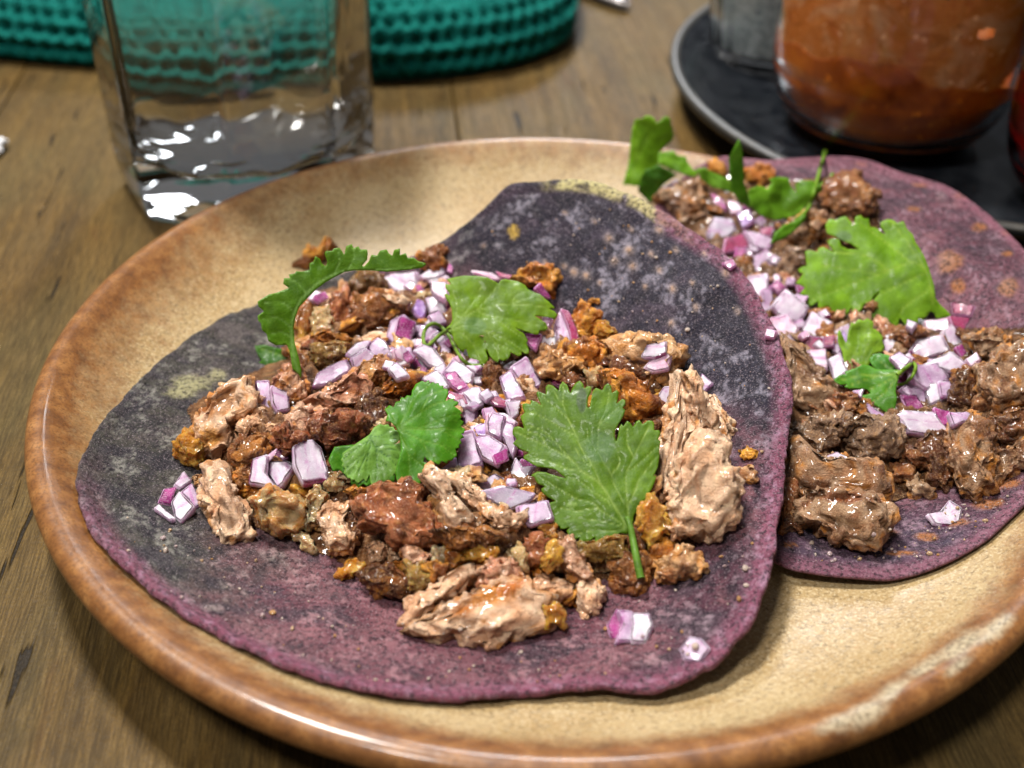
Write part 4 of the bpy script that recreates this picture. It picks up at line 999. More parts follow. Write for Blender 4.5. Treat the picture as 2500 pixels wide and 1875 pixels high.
O(RE, [(140, 140), (245, 125), (245, 300), (165, 290)], 'white', .25)
O(RE, [(215, 200), (265, 190), (275, 300), (225, 320)], 'lilac')
O(RE, [(250, 290), (330, 195), (445, 290), (400, 375), (310, 350)], 'white', .35)
O(RE, [(250, 340), (330, 320), (395, 385), (375, 485), (270, 445)], 'pink', .3)
O(RE, [(395, 400), (450, 305), (555, 360), (500, 445), (430, 440)], 'white', .35)
O(RE, [(425, 490), (525, 480), (535, 590), (465, 570)], 'pink', .25)
O(RE, [(395, 470), (430, 422), (515, 438), (525, 490), (450, 505)], 'crimson', .2)
O(RE, [(505, 430), (565, 425), (560, 475), (510, 480)], 'crimson')
O(RE, [(525, 540), (590, 505), (630, 600), (560, 650)], 'white', .28)
O(RE, [(570, 430), (610, 400), (640, 470), (590, 510)], 'violet')
O(RE, [(590, 390), (630, 365), (655, 440), (610, 450)], 'white')
O(RE, [(980, 355), (1115, 335), (1115, 395), (1030, 415), (985, 395)], 'pink')
O(RE, [(785, 430), (830, 415), (865, 480), (800, 520)], 'white', .28)
O(RE, [(1110, 265), (1235, 280), (1210, 335), (1120, 325)], 'crimson', .25)
O(RE, [(1105, 330), (1215, 340), (1185, 410), (1125, 375)], 'crimson', .22)
O(RE, [(815, 530), (870, 495), (935, 540), (880, 600)], 'lilac', .25)
O(RE, [(925, 565), (1070, 555), (1115, 635), (1000, 690), (910, 640)], 'lilac', .28)
O(RE, [(975, 560), (1120, 495), (1215, 570), (1120, 605)], 'white', .25)
O(RE, [(910, 500), (950, 445), (1080, 415), (1120, 500), (940, 555)], 'white', .32, skin=4)
O(RE, [(1075, 400), (1120, 365), (1185, 440), (1175, 495), (1110, 510)], 'white', .3)
O(RE, [(1135, 480), (1170, 465), (1195, 510), (1170, 535)], 'skin')
O(RE, [(1180, 540), (1240, 500), (1260, 540), (1210, 580)], 'pink', .15)
O(RE, [(1055, 640), (1130, 645), (1120, 725), (1070, 720)], 'lilac')
O(RE, [(865, 680), (930, 635), (1000, 680), (1005, 765), (900, 710)], 'lilac', .28)
O(RE, [(975, 650), (1060, 645), (1095, 720), (1015, 765)], 'white', .28)
O(RE, [(870, 705), (950, 705), (1005, 785), (905, 785)], 'skin', .2)
O(RE, [(645, 690), (700, 680), (690, 725)], 'lilac', .15)
O(RE, [(1030, 765), (1115, 785), (1115, 860), (1060, 860)], 'skin')
O(RE, [(1100, 790), (1200, 785), (1235, 820), (1130, 855)], 'lilac')
O(RE, [(855, 800), (900, 780), (1040, 788), (1110, 880), (1010, 905), (905, 890)], 'white', .3)
O(RE, [(665, 800), (710, 740), (825, 815), (785, 855)], 'lilac', .28)
O(RE, [(505, 1005), (570, 975), (640, 1015), (560, 1030)], 'grey', .2)
O(RE, [(995, 1280), (1065, 1262), (1110, 1205), (1175, 1250), (1162, 1342), (1070, 1335), (1030, 1325)], 'white', .2, skin=4)
# ---------------- red onion, front taco
O(RB, [(585, 470), (740, 485), (830, 540), (740, 540), (640, 500)], 'pink', .2)
O(RB, [(765, 478), (895, 508), (890, 535), (790, 520)], 'crimson', .15)
O(RB, [(1045, 600), (1090, 555), (1170, 672), (1105, 660)], 'skin')
O(RB, [(405, 470), (430, 410), (460, 450), (450, 490)], 'skin', .15)
O(LA, [(650, 735), (740, 640), (810, 660), (750, 780)], 'pink')
O(LA, [(730, 690), (845, 655), (895, 725), (770, 795), (705, 740)], 'skin', .2)
O(LA, [(1450, 515), (1550, 465), (1840, 445), (1845, 610), (1700, 675), (1555, 665)], 'white', .32)
O(LB, [(120, 180), (250, 90), (465, 55), (485, 150), (340, 235), (140, 225)], 'white', .32)
O(LB, [(280, 250), (500, 240), (530, 400), (480, 530), (330, 440), (270, 380)], 'pink', .3)
O(LB, [(235, 245), (500, 175), (545, 210), (400, 295), (285, 325)], 'white', .2)
O(LB, [(195, 480), (330, 435), (490, 560), (515, 740), (400, 665), (260, 710), (220, 590)], 'white', .3)
O(LB, [(465, 515), (540, 540), (570, 680), (520, 760)], 'crimson', .15)
O(LB, [(245, 705), (400, 635), (475, 720), (515, 805), (400, 860), (290, 820)], 'lilac', .28)
O(LB, [(65, 315), (130, 285), (225, 410), (180, 475), (115, 430)], 'skin', .18)
O(LB, [(25, 625), (100, 495), (185, 515), (235, 600), (210, 730), (150, 775), (55, 695)], 'violet', .25)
O(LB, [(80, 830), (250, 820), (460, 960), (440, 1050), (250, 1120), (90, 990)], 'lilac', .3)
O(LB, [(320, 1100), (480, 1020), (560, 1180), (560, 1280), (440, 1330), (330, 1200)], 'lilac', .25)
O(LA, [(1475, 1155), (1530, 955), (1680, 885), (1810, 1000), (1710, 1240), (1560, 1250)], 'lilac', .34)
O(LA, [(1055, 1320), (1180, 1195), (1345, 1165), (1285, 1265), (1120, 1360)], 'white', .2)
O(LA, [(1105, 1380), (1280, 1255), (1430, 1365), (1200, 1510), (1140, 1475)], 'lilac', .3)
O(LA, [(1275, 1230), (1400, 1135), (1480, 1165), (1600, 1360), (1470, 1420), (1320, 1320)], 'lilac', .34)
O(LA, [(695, 1655), (755, 1520), (900, 1430), (1085, 1350), (1140, 1480), (960, 1600), (820, 1650)], 'lilac', .28)
O(LA, [(1565, 1275), (1680, 1225), (1770, 1330), (1700, 1430), (1590, 1370)], 'pink', .28)
O(LA, [(1505, 1480), (1600, 1395), (1680, 1460), (1750, 1560), (1600, 1600)], 'white', .25)
O(LB, [(30, 1180), (170, 1090), (330, 1145), (430, 1280), (495, 1380), (420, 1450), (250, 1400), (110, 1260)], 'white', .34)
O(LA, [(1645, 1450), (1790, 1330), (1905, 1480), (1885, 1570), (1740, 1560)], 'lilac', .28)
O(LA, [(1755, 1385), (1825, 1365), (1905, 1490), (1865, 1530)], 'skin', .15, lift=.9)
O(LA, [(1630, 920), (1680, 910), (1825, 980), (1755, 1200), (1575, 1140)], 'skin', .15, lift=.9)
O(LB, [(430, 1470), (580, 1275), (760, 1380), (890, 1500), (850, 1640), (700, 1665), (560, 1490)], 'white', .32)
O(LB, [(760, 1390), (980, 1390), (980, 1420), (890, 1490)], 'white', .2)
O(LC, [(1345, 130), (1580, -5), (1700, 110), (1760, 240), (1700, 290), (1490, 190)], 'white', .3)
O(LC, [(1735, 280), (1960, 340), (2020, 490), (1900, 480), (1700, 370)], 'crimson', .2)
O(LC, [(1665, 45), (1830, 5), (2025, 250), (1885, 315), (1755, 225)], 'skin', .2)
O(LC, [(1915, 310), (2050, 235), (2170, 225), (2225, 330), (2225, 480), (2100, 525), (1980, 400)], 'white', .3)
O(LC, [(1845, 500), (1920, 485), (2140, 535), (2095, 840), (1990, 810), (1900, 620)], 'lilac', .3)
O(LC, [(1490, 1290), (1850, 1180), (1890, 1370), (1560, 1400)], 'lilac', .25)
O(RD, [(555, 240), (660, 245), (745, 300), (650, 410), (555, 350)], 'pink', .3)
O(RD, [(395, 360), (480, 338), (535, 545), (460, 568), (385, 572)], 'lilac', .32)
O(RD, [(475, 385), (560, 365), (665, 430), (605, 545), (520, 505)], 'lilac', .3)
O(RD, [(625, 370), (660, 285), (705, 300), (725, 440), (700, 510), (675, 460)], 'lilac', .28)
O(RD, [(550, 300), (580, 235), (660, 260), (630, 400), (560, 370)], 'lilac', .26)
O(RD, [(475, 330), (560, 298), (605, 350), (545, 385), (485, 375)], 'violet', .22)
O(RD, [(585, 490), (670, 448), (685, 515), (605, 545)], 'skin', .15)
O(RD, [(700, 440), (760, 470), (770, 500), (720, 500)], 'skin', .14)
O(RD, [(545, 160), (620, 150), (690, 200), (690, 220), (600, 210)], 'crimson', .15)
O(RB, [(825, 1160), (900, 1115), (935, 1130), (860, 1190)], 'white', .2)
O(RB, [(785, 1220), (870, 1165), (985, 1375), (850, 1415), (805, 1300)], 'lilac', .34)
O(RB, [(865, 1160), (990, 1075), (1115, 1290), (985, 1375), (920, 1260)], 'lilac', .36)
O(RB, [(835, 1410), (955, 1400), (935, 1510), (880, 1545)], 'white', .25)
O(RB, [(1105, 800), (1180, 805), (1150, 880), (1085, 860)], 'pink')
O(RB, [(965, 920), (1105, 925), (1055, 1050), (995, 1005)], 'skin', .2)
O(RB, [(1075, 930), (1170, 875), (1215, 960), (1205, 1035), (1120, 1055), (1055, 1045)], 'white', .3)
O(RB, [(1185, 860), (1240, 728), (1335, 850), (1372, 960), (1335, 1015), (1230, 1048), (1200, 960)], 'lilac', .34)
O(RB, [(1238, 728), (1292, 748), (1362, 900), (1370, 980), (1322, 990), (1288, 870)], 'crimson', .2, lift=.9)
O(RB, [(1808, 1095), (1838, 1000), (2008, 972), (2002, 1065), (1920, 1100)], 'white', .22, skin=3)
O(RB, [(1828, 1172), (1880, 1108), (2055, 1042), (2022, 1185), (1900, 1205)], 'pink', .22)
O(RB, [(1905, 1400), (1980, 1305), (2050, 1300), (2042, 1390), (1980, 1530), (1928, 1470)], 'white', .3)
O(RD, [(1775, 20), (1845, 80), (1785, 135), (1765, 60)], 'lilac')
O(RB, [(1160, 1280), (1212, 1220), (1300, 1278), (1315, 1335), (1225, 1315)], 'crimson', .18)
O(RD, [(485, 650), (600, 588), (658, 620), (642, 662), (520, 705)], 'grey', .25)
O(RD, [(505, 700), (640, 658), (740, 678), (838, 710), (812, 755), (700, 805), (640, 795), (555, 745)], 'grey', .3)
O(RD, [(715, 770), (905, 738), (945, 850), (800, 895), (725, 835)], 'lilac', .28)
O(RD, [(665, 620), (718, 495), (762, 555), (840, 545), (742, 675)], 'white', .22)
O(RD, [(720, 560), (752, 505), (842, 552), (765, 605)], 'skin', .15, lift=.8)
O(RC, [(915, 110), (1050, 165), (1058, 300), (960, 318), (925, 250)], 'lilac', .3)
O(RC, [(798, 70), (912, 72), (945, 335), (825, 292)], 'lilac', .32, skin=1)
O(RC, [(748, 825), (778, 640), (895, 605), (885, 750), (965, 865)], 'white', .3, skin=0)
O(RC, [(885, 625), (965, 568), (955, 620), (890, 680)], 'pink', .2)
O(RC, [(880, 755), (900, 660), (1030, 648), (1092, 688), (1000, 835), (960, 865)], 'white', .32)
O(RC, [(935, 630), (980, 575), (1045, 640), (1005, 658)], 'skin', .18)
O(RC, [(1068, 560), (1130, 508), (1220, 498), (1285, 560), (1345, 760), (1335, 812), (1150, 842), (1078, 700)], 'white', .34, skin=5)
O(RC, [(72, 1002), (110, 975), (235, 1080), (200, 1098)], 'white', .25)
O(RC, [(265, 880), (350, 815), (435, 970), (380, 1010)], 'lilac', .3, skin=1)
O(RC, [(195, 960), (260, 880), (375, 990), (270, 1115), (225, 1080)], 'white', .34)
O(RC, [(100, 965), (150, 855), (245, 840), (200, 990)], 'skin', .3)
O(RC, [(215, 835), (290, 735), (355, 800), (260, 865)], 'white', .3)
O(RD, [(1380, 1370), (1480, 1378), (1505, 1450), (1462, 1558), (1370, 1558)], 'white', .34)
O(RD, [(1300, 1358), (1392, 1368), (1405, 1460), (1385, 1555), (1288, 1552), (1330, 1440)], 'lilac', .34)
O(RD, [(1235, 1450), (1298, 1355), (1335, 1440), (1290, 1555), (1255, 1530)], 'skin', .28)
O((1600, 1200, .4069), [(140, 945), (200, 858), (275, 878), (335, 940), (262, 1035), (165, 1015)], 'lilac', .12)

# ---------------- cilantro, rear taco
def zz(R, pts): return Z(*R, pts)
def vz(R, vs): return [([v[0]] if np.isscalar(v[0]) else []) + Z(*R, v[1:] if np.isscalar(v[0]) else v) for v in vs]
LF = (1930, 500, .199); LG = (2020, 760, .1568)
camd = -rays((1800, 420))[0]; camd /= np.linalg.norm(camd)
leaf('cilantro_leaf', zz(LF, [(1990, 1340), (1880, 1360), (1800, 1370), (1770, 1310), (1720, 1290), (1680, 1350), (1620, 1390), (1580, 1380), (1560, 1440), (1500, 1440), (1430, 1490), (1390, 1430), (1340, 1370), (1330, 1450), (1290, 1540), (1250, 1590), (1220, 1540), (1200, 1500), (1150, 1560), (1130, 1500), (1080, 1480), (1050, 1450), (1000, 1380), (980, 1300), (1000, 1200), (1050, 1130), (1110, 1070), (1020, 1130), (970, 1210), (905, 1210), (870, 1280), (820, 1340), (770, 1350), (755, 1240), (720, 1300), (660, 1400), (600, 1430), (575, 1350), (550, 1380), (510, 1420), (480, 1380), (430, 1340), (440, 1280), (480, 1240), (420, 1260), (370, 1285), (335, 1260), (340, 1190), (260, 1240), (200, 1240), (210, 1190), (230, 1150), (180, 1110), (110, 1090), (180, 1010), (100, 970), (60, 960), (120, 890), (160, 830), (110, 820), (95, 780), (150, 745), (200, 740), (190, 660), (180, 560), (230, 540), (330, 570), (340, 520), (400, 505), (460, 540), (540, 590), (470, 480), (450, 430), (520, 400), (600, 420), (620, 500), (700, 540), (850, 550), (740, 470), (630, 430), (450, 330), (430, 230), (480, 150), (560, 170), (620, 130), (680, 120), (740, 190), (780, 240), (800, 130), (860, 110), (900, 150), (960, 150), (980, 250), (1060, 260), (1120, 320), (1180, 340), (1110, 250), (1110, 190), (1190, 160), (1260, 170), (1310, 210), (1390, 190), (1430, 290), (1500, 360), (1530, 450), (1620, 600), (1700, 800), (1760, 990), (1780, 1140), (1850, 1210), (1950, 1290)]),
     vz(LF, [(1.6, (1750, 1200), (1700, 950), (1640, 790), (1480, 720), (1200, 800), (900, 820), (400, 740)), ((1480, 720), (1200, 470), (850, 200)), ((1640, 850), (1200, 1050), (800, 1280)), ((1640, 790), (1400, 400), (1250, 200)), ((1690, 1050), (1400, 1250), (1250, 1500)), ((1200, 800), (900, 620), (540, 590)), ((1200, 820), (800, 950), (250, 1180))]),
     tint=(.20, .40, .012), vein_col=(.36, .55, .06), bend=(-.10, -.16, .1), amp=.2, step=6, vw=2.5, lift=.2, pct=97, patches=[(2060, 575, 22, 14, (.17, .27, .14), .8)],
     label='large bright yellow-green frilly cilantro leaf in the middle of the rear taco', category='cilantro leaf')
g = leaf('cilantro_sprig', zz(LG, [(350, 900), (270, 780), (240, 620), (170, 480), (155, 330), (190, 290), (250, 400), (300, 480), (330, 300), (370, 180), (420, 200), (480, 130), (560, 150), (620, 110), (700, 160), (720, 200), (700, 270), (780, 300), (860, 400), (850, 470), (900, 560), (860, 620), (700, 680), (680, 780), (600, 900), (450, 960)]),
     vz(LG, [((440, 940), (400, 700), (300, 550), (200, 400)), ((450, 940), (480, 600), (500, 200)), ((470, 940), (560, 600), (640, 250)), ((480, 940), (680, 600), (830, 430))]), tint=(.24, .42, .03), vein_col=(.14, .28, .03), amp=.15, step=6, vw=2,
     label='small folded cilantro sprig with a looped stalk on the onions of the rear taco', category='cilantro sprig')
leaf('leaflet', zz(LG, [(650, 760), (720, 660), (830, 640), (960, 690), (1020, 800), (1090, 890), (1150, 940), (1000, 980), (800, 940), (700, 860)]), vz(LG, [((1130, 940), (900, 830), (720, 730))]), tint=(.07, .27, .02), parent=g, step=6, lift=.05)
leaf('leaflet', zz(LG, [(100, 1090), (180, 1010), (290, 990), (270, 950), (420, 890), (550, 800), (650, 810), (760, 880), (900, 900), (1060, 920), (1150, 940), (1110, 1040), (1080, 1130), (1060, 1240), (1080, 1360), (1060, 1480), (1030, 1620), (980, 1620), (900, 1540), (700, 1420), (500, 1310), (680, 1260), (620, 1200), (430, 1200), (340, 1210), (260, 1190), (320, 1140), (200, 1170), (130, 1140)]),
     vz(LG, [(1.5, (1130, 950), (900, 1000), (600, 990), (200, 1080)), ((1100, 1000), (850, 1130), (640, 1200)), ((1080, 1060), (900, 1250), (700, 1400)), ((800, 1000), (500, 1100), (300, 1180))]), tint=(.085, .28, .014), vein_col=(.34, .52, .08), parent=g, step=6, lift=.12, bend=(.1, -.15, 0))
stem('stalk', zz(LG, [(1090, 990), (1160, 930), (1250, 860), (1330, 805), (1375, 860), (1350, 960), (1290, 1050), (1200, 1130), (1090, 1140)]), .055, .04, (.28, .46, .05), g, heights=[0.1, .15, .25, .35, .3, .2, .1, .02, 0])
# upright curly sprig
E1 = leaf('cilantro_sprig', zz(RG, [(75, 740), (130, 540), (155, 300), (170, 180), (200, 85), (270, 75), (300, 50), (340, 45), (370, 60), (390, 80), (410, 120), (450, 90), (480, 55), (515, 55), (545, 90), (545, 140), (565, 170), (560, 200), (575, 230), (560, 290), (500, 340), (440, 400), (430, 500), (400, 560), (330, 600), (270, 720), (240, 830), (150, 820)]),
     vz(RG, [((120, 800), (230, 450), (330, 250), (480, 120)), ((200, 500), (220, 250), (260, 100))]), tint=(.19, .40, .012), vein_col=(.28, .5, .05), anchor=(1545, 455), normal=(-.15, -.9, .35), lift=-.1, bend=(-.3, .1, .1), amp=.15, step=6,
     label='curly upright cilantro sprig at the far end of the rear taco', category='cilantro sprig')
def Lf(pts, tint, anchor, normal, lift=0., **k): return leaf('leaflet', zz(RG, pts), [], tint=tint, parent=E1, anchor=anchor, normal=normal, lift=lift, step=6, **k)
Lf([(225, 780), (250, 660), (290, 580), (430, 520), (600, 620), (470, 720), (420, 780), (380, 870), (330, 880)], (.045, .15, .01), (1575, 480), (-.2, -.95, .2), .25)
Lf([(430, 400), (570, 385), (600, 425), (620, 430), (690, 440), (710, 500), (760, 570), (820, 590), (790, 640), (700, 630), (560, 570), (420, 510)], (.16, .36, .012), (1650, 420), (0, -.7, .6), .7)
Lf([(790, 560), (870, 550), (960, 600), (1080, 660), (1130, 700), (1250, 850), (1300, 960), (1200, 880), (1100, 780), (960, 740), (830, 660)], (.15, .34, .02), (1740, 440), (.1, -.8, .6), .7, bend=(0, .15, 0))
Lf([(1110, 460), (1150, 360), (1195, 270), (1220, 320), (1235, 400), (1250, 520), (1250, 700), (1290, 800), (1330, 960), (1200, 880), (1130, 760), (1110, 600)], (.10, .28, .012), (1800, 480), (.1, -.95, .25), .6, bend=(-.15, 0, 0))
Lf([(1270, 780), (1380, 730), (1460, 760), (1510, 700), (1480, 660), (1580, 640), (1680, 650), (1700, 720), (1750, 800), (1740, 720), (1780, 680), (1900, 690), (1930, 780), (1860, 880), (1800, 980), (1740, 1020), (1560, 1065), (1400, 1030), (1290, 930)], (.15, .35, .015), (1880, 500), (.1, -.75, .6), .6, bend=(.25, .15, 0), amp=.25)
Lf([(1500, 1290), (1520, 1240), (1540, 1180), (1640, 1100), (1750, 1060), (1840, 1000), (1840, 1060), (1740, 1160), (1620, 1240)], (.13, .33, .015), (1920, 560), (.2, -.8, .6), .6)
Lf([(1880, 880), (1960, 720), (2050, 650), (2105, 590), (2125, 640), (2080, 720), (2000, 780), (1930, 870)], (.12, .31, .012), (2000, 460), (.2, -.8, .5), .5)
stem('stalk', zz(RG, [(1990, 325), (2030, 380), (2015, 450), (1985, 560), (1950, 690), (1920, 800), (1890, 900), (1830, 990), (1740, 1060)]), .055, .06, (.24, .44, .03), E1, heights=[.3, .4, .5, .5, .45, .4, .35, .3, .25])

# ---------------- cilantro, front taco
LD_ = [(960, 1245), (900, 1240), (820, 1300), (808, 1282), (765, 1318), (760, 1298), (705, 1325), (712, 1275), (648, 1310), (638, 1300), (583, 1315), (590, 1275), (545, 1300), (520, 1285), (465, 1288), (500, 1245), (485, 1225), (515, 1198), (465, 1208), (435, 1205), (435, 1185), (365, 1180), (400, 1135), (350, 1128), (315, 1115), (340, 1080), (315, 1060), (318, 1030), (345, 1005), (400, 992), (340, 960), (295, 925), (290, 900), (320, 880), (265, 860), (245, 835), (240, 812), (210, 795), (260, 765), (330, 775), (400, 800), (490, 825), (440, 785), (400, 750), (340, 735), (260, 725), (215, 700), (190, 680), (150, 655), (150, 635), (195, 612), (140, 590), (80, 550), (65, 535), (95, 500), (65, 465), (62, 440), (75, 410), (110, 405), (155, 425), (140, 370), (125, 330), (160, 300), (145, 270), (140, 230), (175, 225), (205, 235), (205, 200), (250, 215), (290, 245), (265, 190), (250, 145), (262, 130), (325, 155), (322, 100), (340, 75), (380, 85), (425, 130), (430, 85), (455, 50), (490, 80), (515, 150), (535, 100), (560, 65), (590, 50), (615, 75), (625, 115), (650, 95), (680, 100), (680, 140), (655, 185), (650, 265), (668, 270), (680, 200), (690, 140), (715, 110), (765, 130), (785, 90), (810, 75), (835, 95), (840, 150), (880, 125), (895, 145), (885, 195), (875, 235), (920, 195), (945, 205), (945, 240), (925, 265), (945, 285), (930, 330), (890, 400), (865, 450), (862, 490), (875, 535), (890, 490), (900, 420), (915, 395), (930, 415), (960, 370), (985, 385), (1005, 418), (1030, 375), (1055, 360), (1080, 395), (1120, 365), (1155, 365), (1170, 385), (1170, 440), (1210, 440), (1220, 465), (1200, 510), (1220, 530), (1210, 570), (1210, 650), (1200, 720), (1165, 800), (1185, 790), (1180, 830), (1150, 900), (1090, 990), (1040, 1050), (1010, 1110), (1003, 1170)]
d_ = leaf('cilantro_leaf', zz(LD, LD_), vz(LD, [(1.8, (965, 1200), (880, 1070), (750, 865), (610, 770), (540, 690), (430, 610), (330, 560), (200, 500), (75, 440)), (1.3, (750, 865), (700, 740), (610, 600), (560, 480), (500, 350), (455, 240), (370, 110)),
     ((960, 1045), (880, 920), (830, 790), (730, 620), (660, 520), (650, 440)), (1.3, (965, 1045), (950, 850), (960, 760), (1010, 660), (1080, 520), (1130, 400)), ((965, 1045), (1030, 900), (1060, 820), (1150, 690), (1200, 640)), (1.8, (970, 1200), (965, 1045)), (1.3, (940, 1190), (820, 1110), (700, 1050), (580, 1070), (440, 1040)), ((940, 1200), (800, 1160), (640, 1135), (480, 1135)),
     ((760, 1080), (690, 1010), (560, 970), (400, 880), (260, 800)), ((830, 1030), (800, 990), (700, 930), (600, 850), (500, 810)), ((610, 770), (480, 740), (350, 680), (200, 640)), ((540, 690), (460, 600), (420, 550), (300, 440), (180, 400)), ((560, 480), (460, 430), (330, 350), (200, 290)), ((940, 1210), (820, 1230), (700, 1220), (560, 1250)),
     ((455, 240), (460, 150), (455, 70)), ((500, 350), (400, 260), (290, 160)), ((730, 620), (740, 400), (800, 250), (820, 120)), ((740, 400), (840, 300), (920, 230)), ((1010, 660), (960, 540), (960, 420)), ((960, 760), (1050, 700), (1200, 560)), ((1060, 820), (1010, 920), (965, 1045)), ((330, 560), (280, 480), (150, 440)), ((700, 740), (620, 680), (540, 560)), ((830, 790), (900, 700), (880, 600))]),
     tint=(.115, .225, .006), vein_col=(.36, .50, .13), amp=.12, bend=(-.10, -.08, .04), step=4.5, vw=1.9, lift=.12, pct=98,
     patches=[(1420, 975, 14, 34, (.06, .075, .045), .95), (1465, 1090, 38, 40, (.13, .24, .10), .7), (1500, 1005, 45, 30, (.12, .25, .05), .6), (1395, 1230, 14, 8, (.30, .46, .12), .8)],
     label='big lobed green cilantro leaf with a thick stalk, nearest the camera on the front taco', category='cilantro leaf')
stem('stalk', zz(LD, [(960, 1130), (985, 1200), (1005, 1300), (1030, 1430), (1066, 1598)]), .065, .085, (.17, .34, .05), d_, heights=[.05, .1, .12, .1, .02])
C3 = leaf('cilantro_leaf', zz(LC, [(200, 1050), (400, 1030), (700, 1000), (950, 1200), (1020, 1480), (1010, 1550), (960, 1530), (930, 1500), (870, 1570), (820, 1540), (760, 1600), (700, 1550), (640, 1590), (590, 1550), (520, 1600), (480, 1540), (430, 1560), (410, 1470), (350, 1450), (330, 1400), (270, 1360), (250, 1375), (180, 1385), (150, 1310), (120, 1250), (165, 1130)]), [], tint=(.06, .23, .012), step=6,
     label='paler cilantro leaf showing its dark-veined underside, overlapping another leaf on the front taco', category='cilantro leaf')
leaf('cilantro_leaf', zz(LC, [(880, 510), (940, 450), (1000, 490), (1030, 410), (1090, 400), (1100, 350), (1150, 360), (1180, 320), (1240, 330), (1250, 240), (1300, 150), (1390, 110), (1430, 140), (1480, 110), (1490, 160), (1540, 140), (1560, 170), (1610, 155), (1620, 200), (1680, 200), (1670, 240), (1730, 250), (1740, 300), (1730, 360), (1700, 440), (1780, 400), (1820, 395), (1810, 430), (1880, 450), (1860, 500), (1810, 520), (1900, 570), (1930, 610), (1890, 620), (1920, 660), (1890, 680), (1950, 700), (1940, 750), (1900, 755), (1970, 790), (1950, 850), (1905, 850), (1960, 900), (1900, 930), (1930, 980), (1880, 1000), (1900, 1040), (1840, 1050), (1850, 1100), (1860, 1150), (1820, 1170), (1800, 1210), (1740, 1220), (1720, 1260), (1650, 1240), (1610, 1290), (1550, 1260), (1500, 1250), (1450, 1220), (1420, 1170), (1400, 1240), (1470, 1270), (1530, 1330), (1490, 1370), (1500, 1410), (1420, 1430), (1370, 1480), (1350, 1530), (1290, 1530), (1220, 1590), (1190, 1540), (1150, 1580), (1120, 1530), (1080, 1530), (1040, 1470), (1020, 1380), (1060, 1240), (1100, 1100), (1080, 880), (1030, 770), (950, 700), (890, 690), (920, 600)]),
     vz(LC, [(1.6, (1060, 790), (1300, 800), (1600, 810), (1930, 820)), ((1060, 790), (1350, 950), (1650, 1030), (1840, 1150)), (1.3, (1060, 790), (1350, 600), (1550, 480), (1800, 430)), ((1060, 800), (1200, 1150), (1200, 1530)), ((1050, 780), (1200, 550), (1340, 250)), ((1030, 760), (1000, 650), (920, 520)), ((1350, 600), (1500, 350), (1700, 260)), ((1300, 800), (1600, 700), (1900, 610)), ((1200, 1150), (1350, 1250), (1480, 1360)), ((1350, 950), (1500, 1150), (1600, 1260)), ((1600, 810), (1800, 900), (1930, 980)), ((1200, 550), (1300, 350), (1500, 170))]),
     tint=(.075, .27, .008), vein_col=(.17, .36, .04), amp=.2, bend=(-.2, -.2, .1), step=4.5, vw=2.2, lift=.1, pct=96, label='rounded glossy green cilantro leaf left of the big lobed leaf, partly under a paler one', category='cilantro leaf')
leaf('leaflet', zz(LC, [(680, 860), (740, 760), (830, 700), (870, 720), (940, 700), (960, 740), (1010, 730), (1030, 790), (1090, 800), (1100, 850), (1090, 920), (1060, 970), (1000, 1020), (1090, 980), (1130, 1020), (1130, 1060), (1180, 1080), (1190, 1130), (1140, 1170), (1100, 1200), (1110, 1250), (1070, 1270), (1090, 1320), (1040, 1350), (1050, 1400), (1010, 1420), (1010, 1470), (960, 1470), (930, 1540), (920, 1580), (870, 1570), (850, 1610), (800, 1580), (770, 1620), (720, 1580), (690, 1480), (680, 1400), (640, 1500), (600, 1460), (540, 1510), (510, 1510), (480, 1470), (440, 1480), (420, 1440), (390, 1440), (370, 1400), (330, 1370), (350, 1310), (300, 1280), (320, 1240), (290, 1200), (320, 1160), (310, 1120), (370, 1080), (440, 1040), (540, 970), (620, 910)]),
     vz(LC, [(1.4, (690, 880), (760, 1080), (900, 1180), (1040, 1310)), ((690, 880), (650, 1000), (560, 1200), (400, 1400)), (1.2, (690, 890), (680, 1080), (560, 1300), (500, 1470)), ((690, 870), (800, 910), (950, 910), (1070, 930)), ((760, 1080), (780, 1280), (780, 1480)), ((830, 1120), (950, 1100), (1150, 1110)), ((640, 980), (500, 1080), (330, 1190)), ((780, 1230), (900, 1300), (980, 1440)), ((800, 910), (900, 830), (1000, 760)), ((680, 1080), (640, 1250), (640, 1420)), ((900, 1180), (1000, 1200), (1090, 1210)), ((750, 1060), (900, 1030), (1000, 1030)), ((780, 1280), (850, 1400), (870, 1540)), ((950, 910), (1000, 860), (1080, 850)), ((600, 1150), (450, 1250), (350, 1330))]),
     tint=(.20, .40, .075), vein_col=(.045, .14, .03), amp=.12, bend=(-.1, -.2, 0), step=4, vw=1.3, lift=.1, parent=C3)
